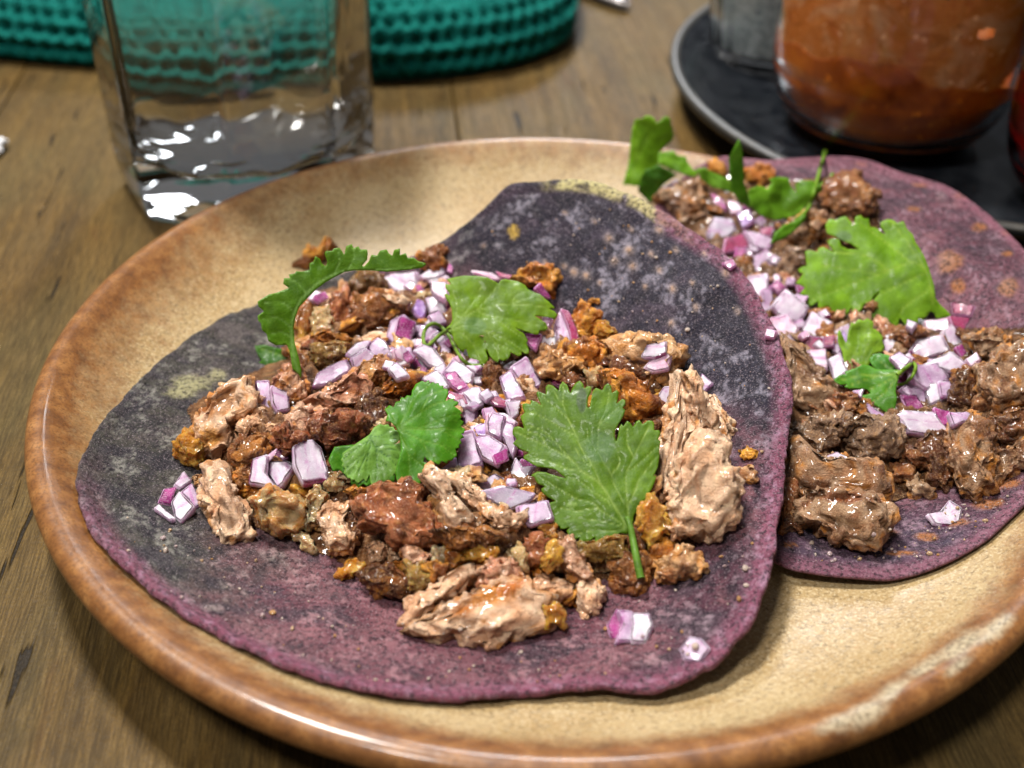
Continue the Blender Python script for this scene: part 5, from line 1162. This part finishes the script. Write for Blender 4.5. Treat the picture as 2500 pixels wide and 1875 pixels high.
b_ = leaf('cilantro_leaf', zz(LB, [(520, 930), (490, 880), (550, 830), (575, 780), (570, 640), (540, 540), (490, 480), (465, 420), (500, 410), (540, 440), (530, 400), (480, 340), (480, 285), (530, 290), (560, 290), (500, 210), (600, 185), (740, 160), (900, 165), (1040, 190), (1150, 240), (1200, 265), (1230, 220), (1300, 205), (1450, 230), (1560, 290), (1600, 350), (1750, 420), (1860, 510), (1970, 600), (1880, 610), (1960, 640), (2000, 690), (1960, 745), (1850, 720), (1680, 710), (1780, 770), (1850, 820), (1870, 880), (1820, 915), (1750, 905), (1750, 960), (1690, 965), (1560, 920), (1420, 880), (1540, 950), (1600, 1040), (1580, 1070), (1610, 1170), (1610, 1225), (1560, 1225), (1510, 1190), (1515, 1250), (1470, 1265), (1400, 1230), (1360, 1210), (1360, 1260), (1320, 1310), (1260, 1320), (1205, 1290), (1195, 1345), (1130, 1310), (1080, 1250), (1040, 1150), (1030, 1200), (1060, 1280), (1050, 1320), (990, 1370), (920, 1330), (840, 1330), (790, 1240), (760, 1160), (720, 1200), (680, 1180), (640, 1120), (600, 1060), (570, 990)]),
     vz(LB, [((520, 920), (700, 740), (900, 460), (960, 300)), (1.3, (530, 910), (900, 640), (1350, 550), (1900, 600)), ((900, 640), (1100, 720), (1500, 790), (1850, 860)), (1.4, (530, 930), (750, 860), (1050, 930), (1300, 1040), (1560, 1200)), ((700, 960), (850, 1090), (920, 1200), (980, 1340)), ((1050, 930), (1150, 1100), (1200, 1280)), ((600, 850), (640, 560), (540, 300)), ((900, 640), (1100, 400), (1200, 270)), ((1350, 550), (1450, 420), (1600, 380)), ((1350, 550), (1600, 470), (1800, 500)), ((1100, 720), (1350, 900), (1580, 1040)), ((1150, 1080), (1300, 1150), (1450, 1240)), ((700, 740), (640, 700), (590, 640))]),
     tint=(.17, .30, .006), vein_col=(.33, .48, .10), amp=.14, bend=(-.1, -.12, -.05), step=4.5, vw=2, lift=.22, pct=98, patches=[(1160, 795, 30, 22, (.17, .30, .12), .7), (1300, 720, 50, 16, (.19, .32, .08), .6)],
     label='oval cilantro leaf with a curled stalk loop lying on the onion heap', category='cilantro leaf')
stem('stalk', zz(LB, [(540, 910), (400, 990), (250, 1130), (190, 1080), (195, 950), (255, 855), (340, 830), (430, 880), (520, 980), (600, 1130), (700, 1300), (820, 1390), (980, 1390)]), .055, .045, (.27, .42, .06), b_, heights=[.12, .12, .12, .15, .2, .28, .3, .25, .15, .1, .05, 0, 0], lift=.06)
a2 = (680, 905)
a_ = leaf('cilantro_leaf', zz(LA, [(590, 1590), (560, 1540), (500, 1490), (470, 1300), (440, 1230), (330, 1240), (250, 1200), (230, 1120), (180, 1080), (170, 1010), (140, 980), (135, 930), (200, 880), (140, 830), (135, 780), (190, 740), (250, 700), (330, 680), (460, 625), (400, 580), (410, 520), (470, 520), (460, 480), (520, 470), (540, 445), (600, 450), (680, 430), (680, 360), (720, 340), (740, 285), (790, 310), (810, 360), (850, 390), (870, 350), (840, 260), (850, 230), (920, 230), (940, 200), (1000, 195), (1030, 240), (1050, 270), (1070, 180), (1130, 155), (1150, 200), (1200, 180), (1220, 215), (1290, 220), (1300, 260), (1290, 330), (1240, 390), (1260, 400), (1310, 350), (1340, 280), (1400, 290), (1430, 240), (1500, 230), (1520, 270), (1560, 300), (1580, 240), (1640, 230), (1640, 300), (1700, 280), (1720, 330), (1780, 330), (1830, 370), (1900, 390), (1915, 410), (1870, 440), (1700, 455), (1500, 465), (1300, 440), (1150, 435), (1050, 450), (950, 500), (850, 560), (750, 640), (650, 740), (570, 830), (530, 930), (510, 1050), (520, 1200), (560, 1350), (595, 1500)]),
     vz(LA, [(1.8, (580, 1580), (520, 1400), (490, 1200), (490, 1000), (530, 850), (640, 680), (850, 510), (1080, 430), (1400, 440), (1800, 420)), ((490, 1050), (350, 950), (180, 960)), ((520, 880), (380, 780), (200, 790)), ((640, 680), (540, 560), (440, 540)), ((950, 460), (1000, 330), (980, 230)), ((1080, 430), (1150, 320), (1150, 200)), ((490, 1150), (380, 1100), (250, 1130))]),
     tint=(.10, .235, .005), vein_col=(.26, .46, .12), anchor=a2, normal=(.1, -.72, .62), lift=.35, amp=.15, bend=(.25, -.1, .25), step=5, vw=2.2,
     label='arched cilantro leaf curving up over the meat at the far left of the front taco', category='cilantro leaf')
leaf('leaflet', zz(LA, [(100, 1240), (200, 1230), (330, 1260), (450, 1310), (460, 1380), (440, 1420), (330, 1450), (260, 1520), (180, 1525), (100, 1510), (40, 1480), (80, 1430), (170, 1400), (130, 1340), (110, 1290)]), vz(LA, [((470, 1390), (300, 1310), (130, 1260)), ((460, 1400), (280, 1450), (80, 1480))]), tint=(.035, .13, .012), parent=a_, anchor=(640, 875), normal=(0, -.5, .85), lift=.15, step=5)

# ------------------------------------------------------------------ labels for the loose pieces, each told by its look and its neighbours
LM = [('big lobed leaf', 1430, 1070), ('paired cilantro leaves', 930, 1060), ('arched leaf', 740, 720), ('curled-stalk leaf', 1215, 770), ('tall pale chunk', 1710, 1150), ('far-left onion cluster', 435, 1210), ('white onion squares', 700, 1130),
      ('front onion pair', 1540, 1525), ('broad front chunk', 1170, 1490), ('red-brown slab', 980, 1260), ('yellow-edged left chunk', 555, 1030), ('upper-right onion pair', 1605, 860)]
LMB = [('bright frilly leaf', 2130, 670), ('upright sprig', 1800, 430), ('small looped sprig', 2130, 880), ('big seared chunk', 2040, 1250), ('front taco\'s edge', 1800, 780), ('right-edge seared chunks', 2370, 1120), ('lone onion square', 2310, 1260)]
OWN = [(1145, 1490, 60, 'pale', 'broad pale meat chunk with an orange-browned middle at the front of the near taco'), (1750, 1180, 70, 'pale', 'large crumbly pale meat chunk against the curled right side of the near tortilla'), (1640, 1050, 60, 'pale', 'tall pale strand of meat standing between the big lobed leaf and the crumbly pale chunk'),
       (980, 1270, 60, 'red', 'flat glossy red-brown slab of meat below the paired cilantro leaves'), (550, 1030, 60, 'pale', 'long pale meat chunk with yellow-orange edge at the left of the near taco'), (2040, 1270, 60, 'btan', 'big seared brown meat chunk lowest on the rear taco beside the near tortilla'),
       (560, 1250, 50, 'pale', 'pale log-shaped meat chunk just right of the far-left onion cluster'), (465, 1105, 40, 'gold', 'golden knob of meat at the far left tip of the filling'), (2310, 1262, 40, 'white', 'lone white onion square lying near the front edge of the rear tortilla'),
       (1590, 1560, 500, None, None)]
def direc(dx, dy):
    a = math.degrees(math.atan2(-dy, dx)) % 360
    return ['right of', 'upper right of', 'above', 'upper left of', 'left of', 'lower left of', 'below', 'lower right of'][int((a + 22.5) // 45) % 8]
WD = {'pale': 'pale', 'pink': 'pinkish', 'tan': 'tan', 'brown': 'browned', 'dark': 'charred', 'red': 'reddish-brown', 'orange': 'orange-crusted', 'gold': 'golden', 'olive': 'olive-brown', 'fat': 'translucent', 'grey': 'greyish', 'btan': 'light-brown', 'bcrust': 'seared',
      'white': 'white', 'lilac': 'lilac-white', 'skin': 'magenta', 'crimson': 'crimson', 'violet': 'violet'}
used = {}
def name_all(lst, noun, cat, szs):
    for (o, c, kind, sz) in lst:
        rear = c[0] > 1850 or (c[0] > 1500 and c[1] < 480) or (c[1] < 820 and c[0] > 1480 + .75 * (c[1] - 450))
        tb_ = sorted(LMB if rear else LM, key=lambda m: math.hypot(m[1] - c[0], m[2] - c[1])); tb_ = [m for m in tb_ if math.hypot(m[1] - c[0], m[2] - c[1]) > 22]
        size = 'tiny' if sz < szs[0] else ('small' if sz < szs[1] else ('' if sz < szs[2] else 'large')); wd = WD[kind] if not (noun != 'meat chunk' and kind == 'pink') else 'pink-white'
        lab = None
        for (ou, ov, rr, kk, tx) in OWN:
            if tx and kk == kind and tx not in used and math.hypot(ou - c[0], ov - c[1]) < rr * .6 and sz >= szs[0]: lab = tx; break
        if lab is None:
            ph = [direc(c[0] - m[1], c[1] - m[2]) + ' ' + m[0] for m in tb_[:5]]
            for i, j in ((0, 1), (0, 2), (1, 2), (0, 3), (1, 3), (2, 3), (0, 4), (1, 4), (2, 4)):
                t = ' '.join(f"{size} {wd} {noun} {ph[i]}, {ph[j]}".split())
                if t not in used and len(t.split()) <= 16: lab = t; break
        if lab is None: lab = t
        used[lab] = 1
        o['label'] = lab; o['category'] = cat
        o['group'] = ('%s on the %s taco' % ('chunks of meat' if noun == 'meat chunk' else 'diced red onion', 'rear' if rear else 'front'))
name_all(MEATS, 'meat chunk', 'meat', (.25, .8, 3.0))
name_all(ONIONS, 'onion piece', 'onion', (.38, .55, .95))
# ------------------------------------------------------------------ crumbs, oil specks
def crumbs(n, poly, seed, label):
    r = np.random.default_rng(seed); Vb, Fb = ico(2); VV = []; FF = []; CC = []; k = 0; P_ = np.asarray(poly, float)
    x0, y0 = P_.min(0); x1, y1 = P_.max(0)
    while k < n:
        u, v = r.uniform(x0, x1), r.uniform(y0, y1)
        if not inpoly(np.array([[u, v]]), P_)[0]: continue
        p, nn = cast(u, v); s = r.uniform(.012, .04) * (1 if r.random() < .85 else 1.7); q = Vb * r.uniform(.6, 1.3, 3) * s
        q = q * (1 + .4 * perlin(Vb * 1.5 + k)[:, None]) + p + nn * s * .4
        VV.append(q); FF.append(Fb + k * len(Vb)); c = [(.5, .26, .09), (.62, .5, .42), (.62, .5, .42), (.45, .32, .34), (.55, .42, .42), (.6, .4, .22)][r.integers(6)]; CC.append(np.tile(c, (len(Vb), 1))); k += 1
    obj('crumbs', np.concatenate(VV), np.concatenate(FF), MEAT, attrs={'tint': np.concatenate(CC)}, kind='stuff', label=label, category='crumbs')
crumbs(120, [(260, 1250), (560, 1330), (900, 1500), (1400, 1560), (1750, 1350), (1850, 1100), (1860, 1000), (1880, 1350), (1700, 1640), (1400, 1660), (1000, 1690), (600, 1560), (300, 1380)], 3, 'scattered crumbs and masa grains on the front tortilla')
crumbs(60, [(1180, 560), (1500, 500), (1800, 720), (1880, 950), (1800, 1000), (1600, 830), (1450, 760), (1250, 640)], 5, 'pale specks on the lifted wall of the front tortilla')
crumbs(80, [(1950, 1330), (2150, 1290), (2450, 1190), (2480, 1230), (2300, 1360), (2000, 1380)], 6, 'crumbs near the front edge of the rear tortilla')

# ================================================================== BACKGROUND THINGS
def glass_mat(name, tint=(1, 1, 1), rough=0.0):
    m = Mt(name, Roughness=rough, IOR=1.5); m.set('Transmission_Weight', 1.0); m.set('Base Color', tint)
    return m.m
CLEAR = glass_mat('clear_glass', (.985, .995, .99))
# --- octagonal tumbler
def oct_r(R, Zz, th, k=8, ph=.12, sharp=.055, lob=None):
    a = (th - ph) % (2 * np.pi / k) - np.pi / k
    f = 1 / np.maximum(np.cos(a), .01); f = f / (1 / np.cos(np.pi / k)) # 1 at corners, <1 on the flats
    return R * (1 - (1 - f) * .92)
gp = [(.001, .32), (1.5, .3), (2.8, .18), (3.5, .05), (3.9, 0), (4.2, .06), (4.4, .3), (4.5, .7), (4.56, 1.5), (4.6, 3), (4.65, 6), (4.7, 9), (4.74, 11.2), (4.72, 11.45), (4.6, 11.55), (4.48, 11.45), (4.44, 11.2), (4.38, 9), (4.3, 6), (4.2, 3.6), (4.1, 2.7), (3.9, 2.15), (3.5, 1.85), (2.6, 1.72), (1.3, 1.66), (.001, 1.64)]
gp = smooth_curve(gp, 150)
V, F = lathe(gp, 160, oct_r)
th_ = np.arctan2(V[:, 1], V[:, 0]); inn_ = np.arange(len(V)) > len(V) * .52
V[:, 2] += np.where(inn_ & (V[:, 2] < 2.6), .10 * np.cos(8 * (th_ - .12)) * sm(np.hypot(V[:, 0], V[:, 1]), 1.5, 3.5), 0)
V = V + .012 * fbm(V, 1.3, 2)[:, None]
V += np.array([-10.75, 14.0, .02])
obj('drinking_glass', V, F, CLEAR, label='clear faceted drinking glass with a thick base standing behind the plate on the left', category='glass')
wp = [(.001, 1.655), (1.3, 1.67), (2.6, 1.73), (3.5, 1.86), (3.905, 2.16), (4.108, 2.7), (4.208, 3.6), (4.308, 6), (4.388, 9), (4.40, 9.9), (4.36, 9.95), (2, 9.93), (.001, 9.93)]
wp = smooth_curve(wp, 120); Vw, Fw = lathe(wp, 160, oct_r); tw = np.arctan2(Vw[:, 1], Vw[:, 0])
Vw[:, 2] += np.where(Vw[:, 2] < 2.6, .10 * np.cos(8 * (tw - .12)) * sm(np.hypot(Vw[:, 0], Vw[:, 1]), 1.5, 3.5), 0); Vw += np.array([-10.75, 14.0, .02])
wm = Mt('water', Roughness=0., IOR=1.333); wm.set('Transmission_Weight', 1.0)
obj('drinking_water', Vw, Fw, wm.m, parent=[o for o in col.objects if o.name == 'drinking_glass'][0])
# --- teal knitted cloth
def knit():
    m = Mt('teal_knit', Roughness=.85); P = m.pos()
    f = m.noise(9, P, 4, .7); g = m.noise(1.2, P, 3)
    c = m.ramp(f, [(.32, (.0, .030, .028)), (.5, (.001, .135, .112)), (.7, (.03, .30, .24))])
    c = m.mixc(m.ramp(g, [(.4, .35), (.6, 0.)]), c, (.0, .07, .06)); m.set('Base Color', c)
    m.set('Specular_IOR_Level', .1); m.bump(f, .9, .15); return m.m
path = smooth_curve([(-34, 26.2), (-28, 25.3), (-23.4, 24.7), (-21.4, 24.3), (-17, 23.7), (-12, 23.2), (-8, 23.05), (-5.7, 23.2), (-3.2, 23.9), (-1.2, 25), (.3, 26.6), (1.05, 28.6), (1.2, 31.5), (1.0, 35), (.4, 39)], 620)
T = np.gradient(path, axis=0); T /= np.linalg.norm(T, axis=1)[:, None]; NI = np.stack([-T[:, 1], T[:, 0]], 1)   # inwards
al = np.concatenate([[0], np.cumsum(np.linalg.norm(np.diff(path, axis=0), axis=1))])
prof = smooth_curve([(.5, .04), (.05, .12), (-.2, .5), (-.3, 1.0), (-.2, 1.6), (.15, 2.15), (.75, 2.6), (1.5, 2.85), (2.4, 3.0)], 72)
ps = np.concatenate([[0], np.cumsum(np.linalg.norm(np.diff(prof, axis=0), axis=1))])
rows = []; nrm2 = np.stack([-np.gradient(prof[:, 1]), np.gradient(prof[:, 0])], 1); nrm2 /= np.linalg.norm(nrm2, axis=1)[:, None]
for j in range(len(prof)):
    smooth_top = sm(path[:, 0], -7, -3.5) * sm(ps[j], 2.9, 3.4)
    rr = (ps[j] - .55) / .80; cc_ = al / .72 + (.5 if int(round(rr)) % 2 else 0) + .18 * np.sin(al * .6)
    hole = np.exp(-(((rr - round(rr)) / .26) ** 2)) * np.exp(-(((cc_ - np.round(cc_)) / .27) ** 2)) * (ps[j] > .3)
    ridge = .07 * np.abs(np.sin(np.pi * cc_)) * .8 + .055 * math.cos(2 * math.pi * rr) * -1
    dsp = -(.62 * hole * (.6 + .5 * np.sin(np.round(cc_) * 2.4 + round(rr) * 1.7) ** 2)) * (1 - smooth_top) + ridge * (1 - smooth_top)
    hgt = 1 + .10 * np.sin(al * .22 + 1)
    a_, b_2 = prof[j, 0], prof[j, 1]
    base = path + NI * (a_ + nrm2[j, 0] * dsp)[:, None]
    rows.append(np.concatenate([base, (b_2 * hgt + nrm2[j, 1] * dsp)[:, None]], 1))
sp_ = np.stack([np.clip(path[:, 0], -34, -6), np.full(len(path), 38.), np.full(len(path), 3.3)], 1)
for t in np.linspace(.03, 1, 40): rows.append(rows[len(prof) - 1] * (1 - t) + sp_ * t + np.array([0, 0, .25 * math.sin(t * 3.1)]))
V = np.concatenate(rows); V += (.16 * fbm(V, 1.1, 2) + .09 * fbm(V, 3.5, 3) + .08 * fbm(V, 9, 2))[:, None] * np.array([.3, -.6, .7]); V[:, 2] = np.maximum(V[:, 2], .02)
obj('knitted_cloth', V, grid_faces(len(rows), len(path), flip=True), knit(), label='folded teal knitted cloth with rows of open holes lying behind the glass', category='cloth')
# --- black dish
bm_ = Mt('black_dish', Roughness=.18); bm_.set('Specular_IOR_Level', .25); bm_.set('Base Color', bm_.ramp(bm_.noise(1.2), [(.35, (.004, .005, .007)), (.65, (.014, .016, .019))])); bm_.set('coat_Weight', .0)
pk = smooth_curve([(.001, .62), (5, .62), (9, .64), (10.6, .72), (11.6, 1.0), (12.4, 1.45), (12.95, 1.72), (13.25, 1.72), (13.35, 1.55), (13.1, 1.25), (12.3, .7), (11.2, .25), (10, .04), (9.6, 0), (9.2, .1), (5, .15), (.001, .15)], 100)
V, F = lathe(pk, 160); V += np.array([18.3, 20.9, .005])
obj('black_dish', V, F, bm_.m, label='shiny black round dish with a raised rim, greyed by light, under the sauce jars', category='dish')
rimm = Mt('lit_grey_rim', Roughness=.45); rimm.set('Base Color', rimm.ramp(rimm.noise(3), [(.35, (.02, .019, .017)), (.65, (.05, .047, .04))]))  # grey of light falling on the black rim, put into its colour
a = np.linspace(0, 2 * np.pi, 160, endpoint=False); ring = np.stack([18.3 + 13.16 * np.cos(a), 20.9 + 13.16 * np.sin(a), np.full(160, 1.70)], 1)
tv = []; b8 = np.linspace(0, 2 * np.pi, 14, endpoint=False)
for p_, an in zip(ring, a): tv.append(p_ + np.stack([np.cos(b8) * .2 * math.cos(an), np.cos(b8) * .2 * math.sin(an), np.sin(b8) * .13], 1))
obj('rim', np.concatenate(tv), grid_faces(160, 14, wrap_m=True, wrap_n=True), rimm.m, parent=[o for o in col.objects if o.name == 'black_dish'][0])
# --- salsa jars
def salsa_mat(name, c0, c1, c2):
    m = Mt(name, Roughness=.3); P = m.pos()
    c = m.ramp(m.noise(.75, P, 5, .6, .6), [(.3, c0), (.5, c1), (.72, c2)]); sp = m.ramp(m.noise(3.2, P, 2), [(.66, 0.), (.70, .8)])
    m.set('Base Color', m.mixc(sp, c, tuple(min(1, x * 1.5) for x in c2))); m.set('coat_Weight', .2); m.bump(m.noise(3, P, 3), .5, .1); return m.m
def jar(cx, cy, R, h, label, c, lvl, filmc, seed):
    z0 = .64
    po = [(.001, .12), (R * .40, .10), (R * .52, 0), (R * .68, .12), (R * .83, .62), (R * .94, 1.45), (R * .99, 2.5), (R, 3.6), (R * 1.0, h - .5), (R * .99, h - .1), (R * .97, h), (R * .945, h - .1), (R * .94, h - .5), (R * .94, 3.6), (R * .93, 2.5), (R * .88, 1.55), (R * .77, .85), (R * .62, .45), (R * .4, .38), (.001, .38)]
    V, F = lathe(smooth_curve(po, 110), 128); V += np.array([cx, cy, z0])
    j = obj('sauce_jar', V, F, CLEAR, origin=(cx, cy, z0), label=label, category='sauce jar')
    n = 128; th = np.linspace(0, 2 * np.pi, n, endpoint=False); lv = lvl + .55 * np.cos(th * 1.0 + 2.6) * 1.0 + .28 * np.sin(3 * th + seed) + .12 * np.sin(7 * th + 2 * seed) + .1 * np.sin(13 * th)
    rs = []; Ri = R * .958
    for (q, hh) in [(.02, .36), (.4, .35), (.64, .42), (.80, .80), (.915, 1.5), (.965, 2.3)]: rs.append(np.stack([Ri * q * np.cos(th), Ri * q * np.sin(th), np.full(n, hh)], 1))
    for t in np.linspace(.1, 1, 14): rs.append(np.stack([Ri * (.97 + .022 * t) * np.cos(th), Ri * (.97 + .022 * t) * np.sin(th), 2.3 + (lv - 2.3) * t], 1))
    for q in (.95, .85, .6, .3, .02): rs.append(np.stack([Ri * q * np.cos(th), Ri * q * np.sin(th), lv * .3 + (lvl - .3) * .7 + 0 * th], 1))
    Vs_ = np.concatenate(rs) + np.array([cx, cy, z0]); obj('sauce', Vs_, grid_faces(len(rs), n, wrap_m=True), c, parent=j)
    # smears clinging to the glass above the level
    rs = []; zt = h - .6; K_ = 70
    for t in np.linspace(0, 1, K_): rs.append(np.stack([Ri * .990 * np.cos(th), Ri * .990 * np.sin(th), lv - .05 + (zt - lv) * t], 1))
    Vf = np.concatenate(rs); inner = Vf * np.array([.985, .985, 1]); nz = fbm(np.stack([th.repeat(1)[None].repeat(K_, 0).ravel() * 1.2, Vf[:, 2] * .5, Vf[:, 2] * 0], 1), .9, 3, seed)
    Fq = grid_faces(K_, n, wrap_m=True); t_ = np.repeat(np.linspace(0, 1, K_), n); keep = (nz + .30 - .42 * t_) > -.04
    Fq = Fq[keep[Fq].all(1)]; obj('sauce_smear', Vf + np.array([cx, cy, z0]), Fq, filmc, parent=j)
    return j
SA = salsa_mat('orange_salsa', (.22, .034, .001), (.40, .080, .002), (.62, .17, .006)); SB = salsa_mat('red_salsa', (.16, .002, .002), (.26, .004, .003), (.36, .010, .005))
FA = salsa_mat('salsa_smear', (.40, .085, .006), (.52, .16, .025), (.60, .34, .18)); FB = salsa_mat('red_smear', (.16, .07, .02), (.32, .18, .06), (.45, .3, .12))
for m_ in (FA, FB):
    b_s = m_.node_tree.nodes['Principled BSDF']; b_s.inputs['Coat Weight'].default_value = .5; b_s.inputs['Coat Roughness'].default_value = .05
    for nd_ in m_.node_tree.nodes:
        if nd_.type == 'BUMP': nd_.inputs['Strength'].default_value = 1; nd_.inputs['Distance'].default_value = .0016
jar(12.8, 18.0, 4.45, 10.5, 'glass jar half full of orange-brown salsa on the black dish', SA, 3.3, FA, 1.3)
jar(19.65, 12.1, 4.3, 9.5, 'glass jar of dark red salsa cut off by the right edge of the photo', SB, 3.9, FB, 4.1)
# --- faceted shaker glass behind the salsa jar
gp = smooth_curve([(.001, .25), (1.6, .2), (2.3, 0), (2.7, .1), (2.85, .6), (3.0, 3), (3.1, 7), (3.0, 7.4), (2.8, 7.3), (2.75, 3), (2.6, .9), (2.2, .6), (.001, .55)], 80)
V, F = lathe(gp, 72, lambda R, Zz, th: R * (1 - .04 * np.abs(np.sin(th * 9)))); V += np.array([9.85, 25.3, .66])
sh = obj('ribbed_glass', V, F, CLEAR, origin=(9.85, 25.3, .66), label='ribbed clear glass of coarse white salt standing behind the orange salsa jar', category='salt glass')
sm_ = Mt('coarse_salt', Roughness=.4); sm_.set('Base Color', sm_.ramp(sm_.noise(5), [(.35, (.20, .24, .25)), (.65, (.55, .6, .6))])); sm_.bump(sm_.noise(6), .8, .2)
V, F = lathe(smooth_curve([(.001, .62), (2.1, .66), (2.5, 1.0), (2.6, 3), (2.66, 5.2), (2.2, 5.5), (.001, 5.7)], 50), 64); V += np.array([9.85, 25.3, .66]) + .05 * fbm(V, 2, 2)[:, None]
obj('salt', V, F, sm_.m, parent=sh)
# --- napkin corner at the left edge, cutlery handle behind the cloth
g = np.stack(np.meshgrid(np.linspace(0, 1, 40), np.linspace(0, 1, 30), indexing='ij'), -1).reshape(-1, 2)
V = np.stack([-24.5 + 4.35 * g[:, 0] ** .8, 14.6 + 2.3 * g[:, 1] + 1.0 * g[:, 0] * (.5 - g[:, 1]) * 1.2, .10 + .55 * np.abs(fbm(np.c_[g * 3, 0 * g[:, 0]], 1.2, 3)) * 2], 1)
nm = Mt('white_paper', Roughness=.8); nm.set('Base Color', nm.ramp(nm.noise(2), [(.3, (.6, .6, .62)), (.7, (.8, .8, .8))]))
o_ = obj('paper_napkin', V, grid_faces(40, 30, flip=True), nm.m, label='white crumpled paper corner poking in at the left edge of the table', category='napkin')
md = o_.modifiers.new('thickness', 'SOLIDIFY'); md.thickness = .0006
mm = Mt('dull_metal', Roughness=.35, Metallic=.9); mm.set('Base Color', (.22, .20, .19))
V, F = tube(smooth_curve([(4.1, 32.3, .35), (2.9, 33.4, .4), (1.9, 35, .5), (1.4, 38, .6)], 30), np.concatenate([[.12, .3, .42], np.full(27, .45)]), 16); V[:, 2] = .4 + (V[:, 2] - .4) * .5
obj('cutlery_handle', V, F, mm.m, label='end of a dull metal utensil behind the right corner of the teal cloth', category='cutlery')
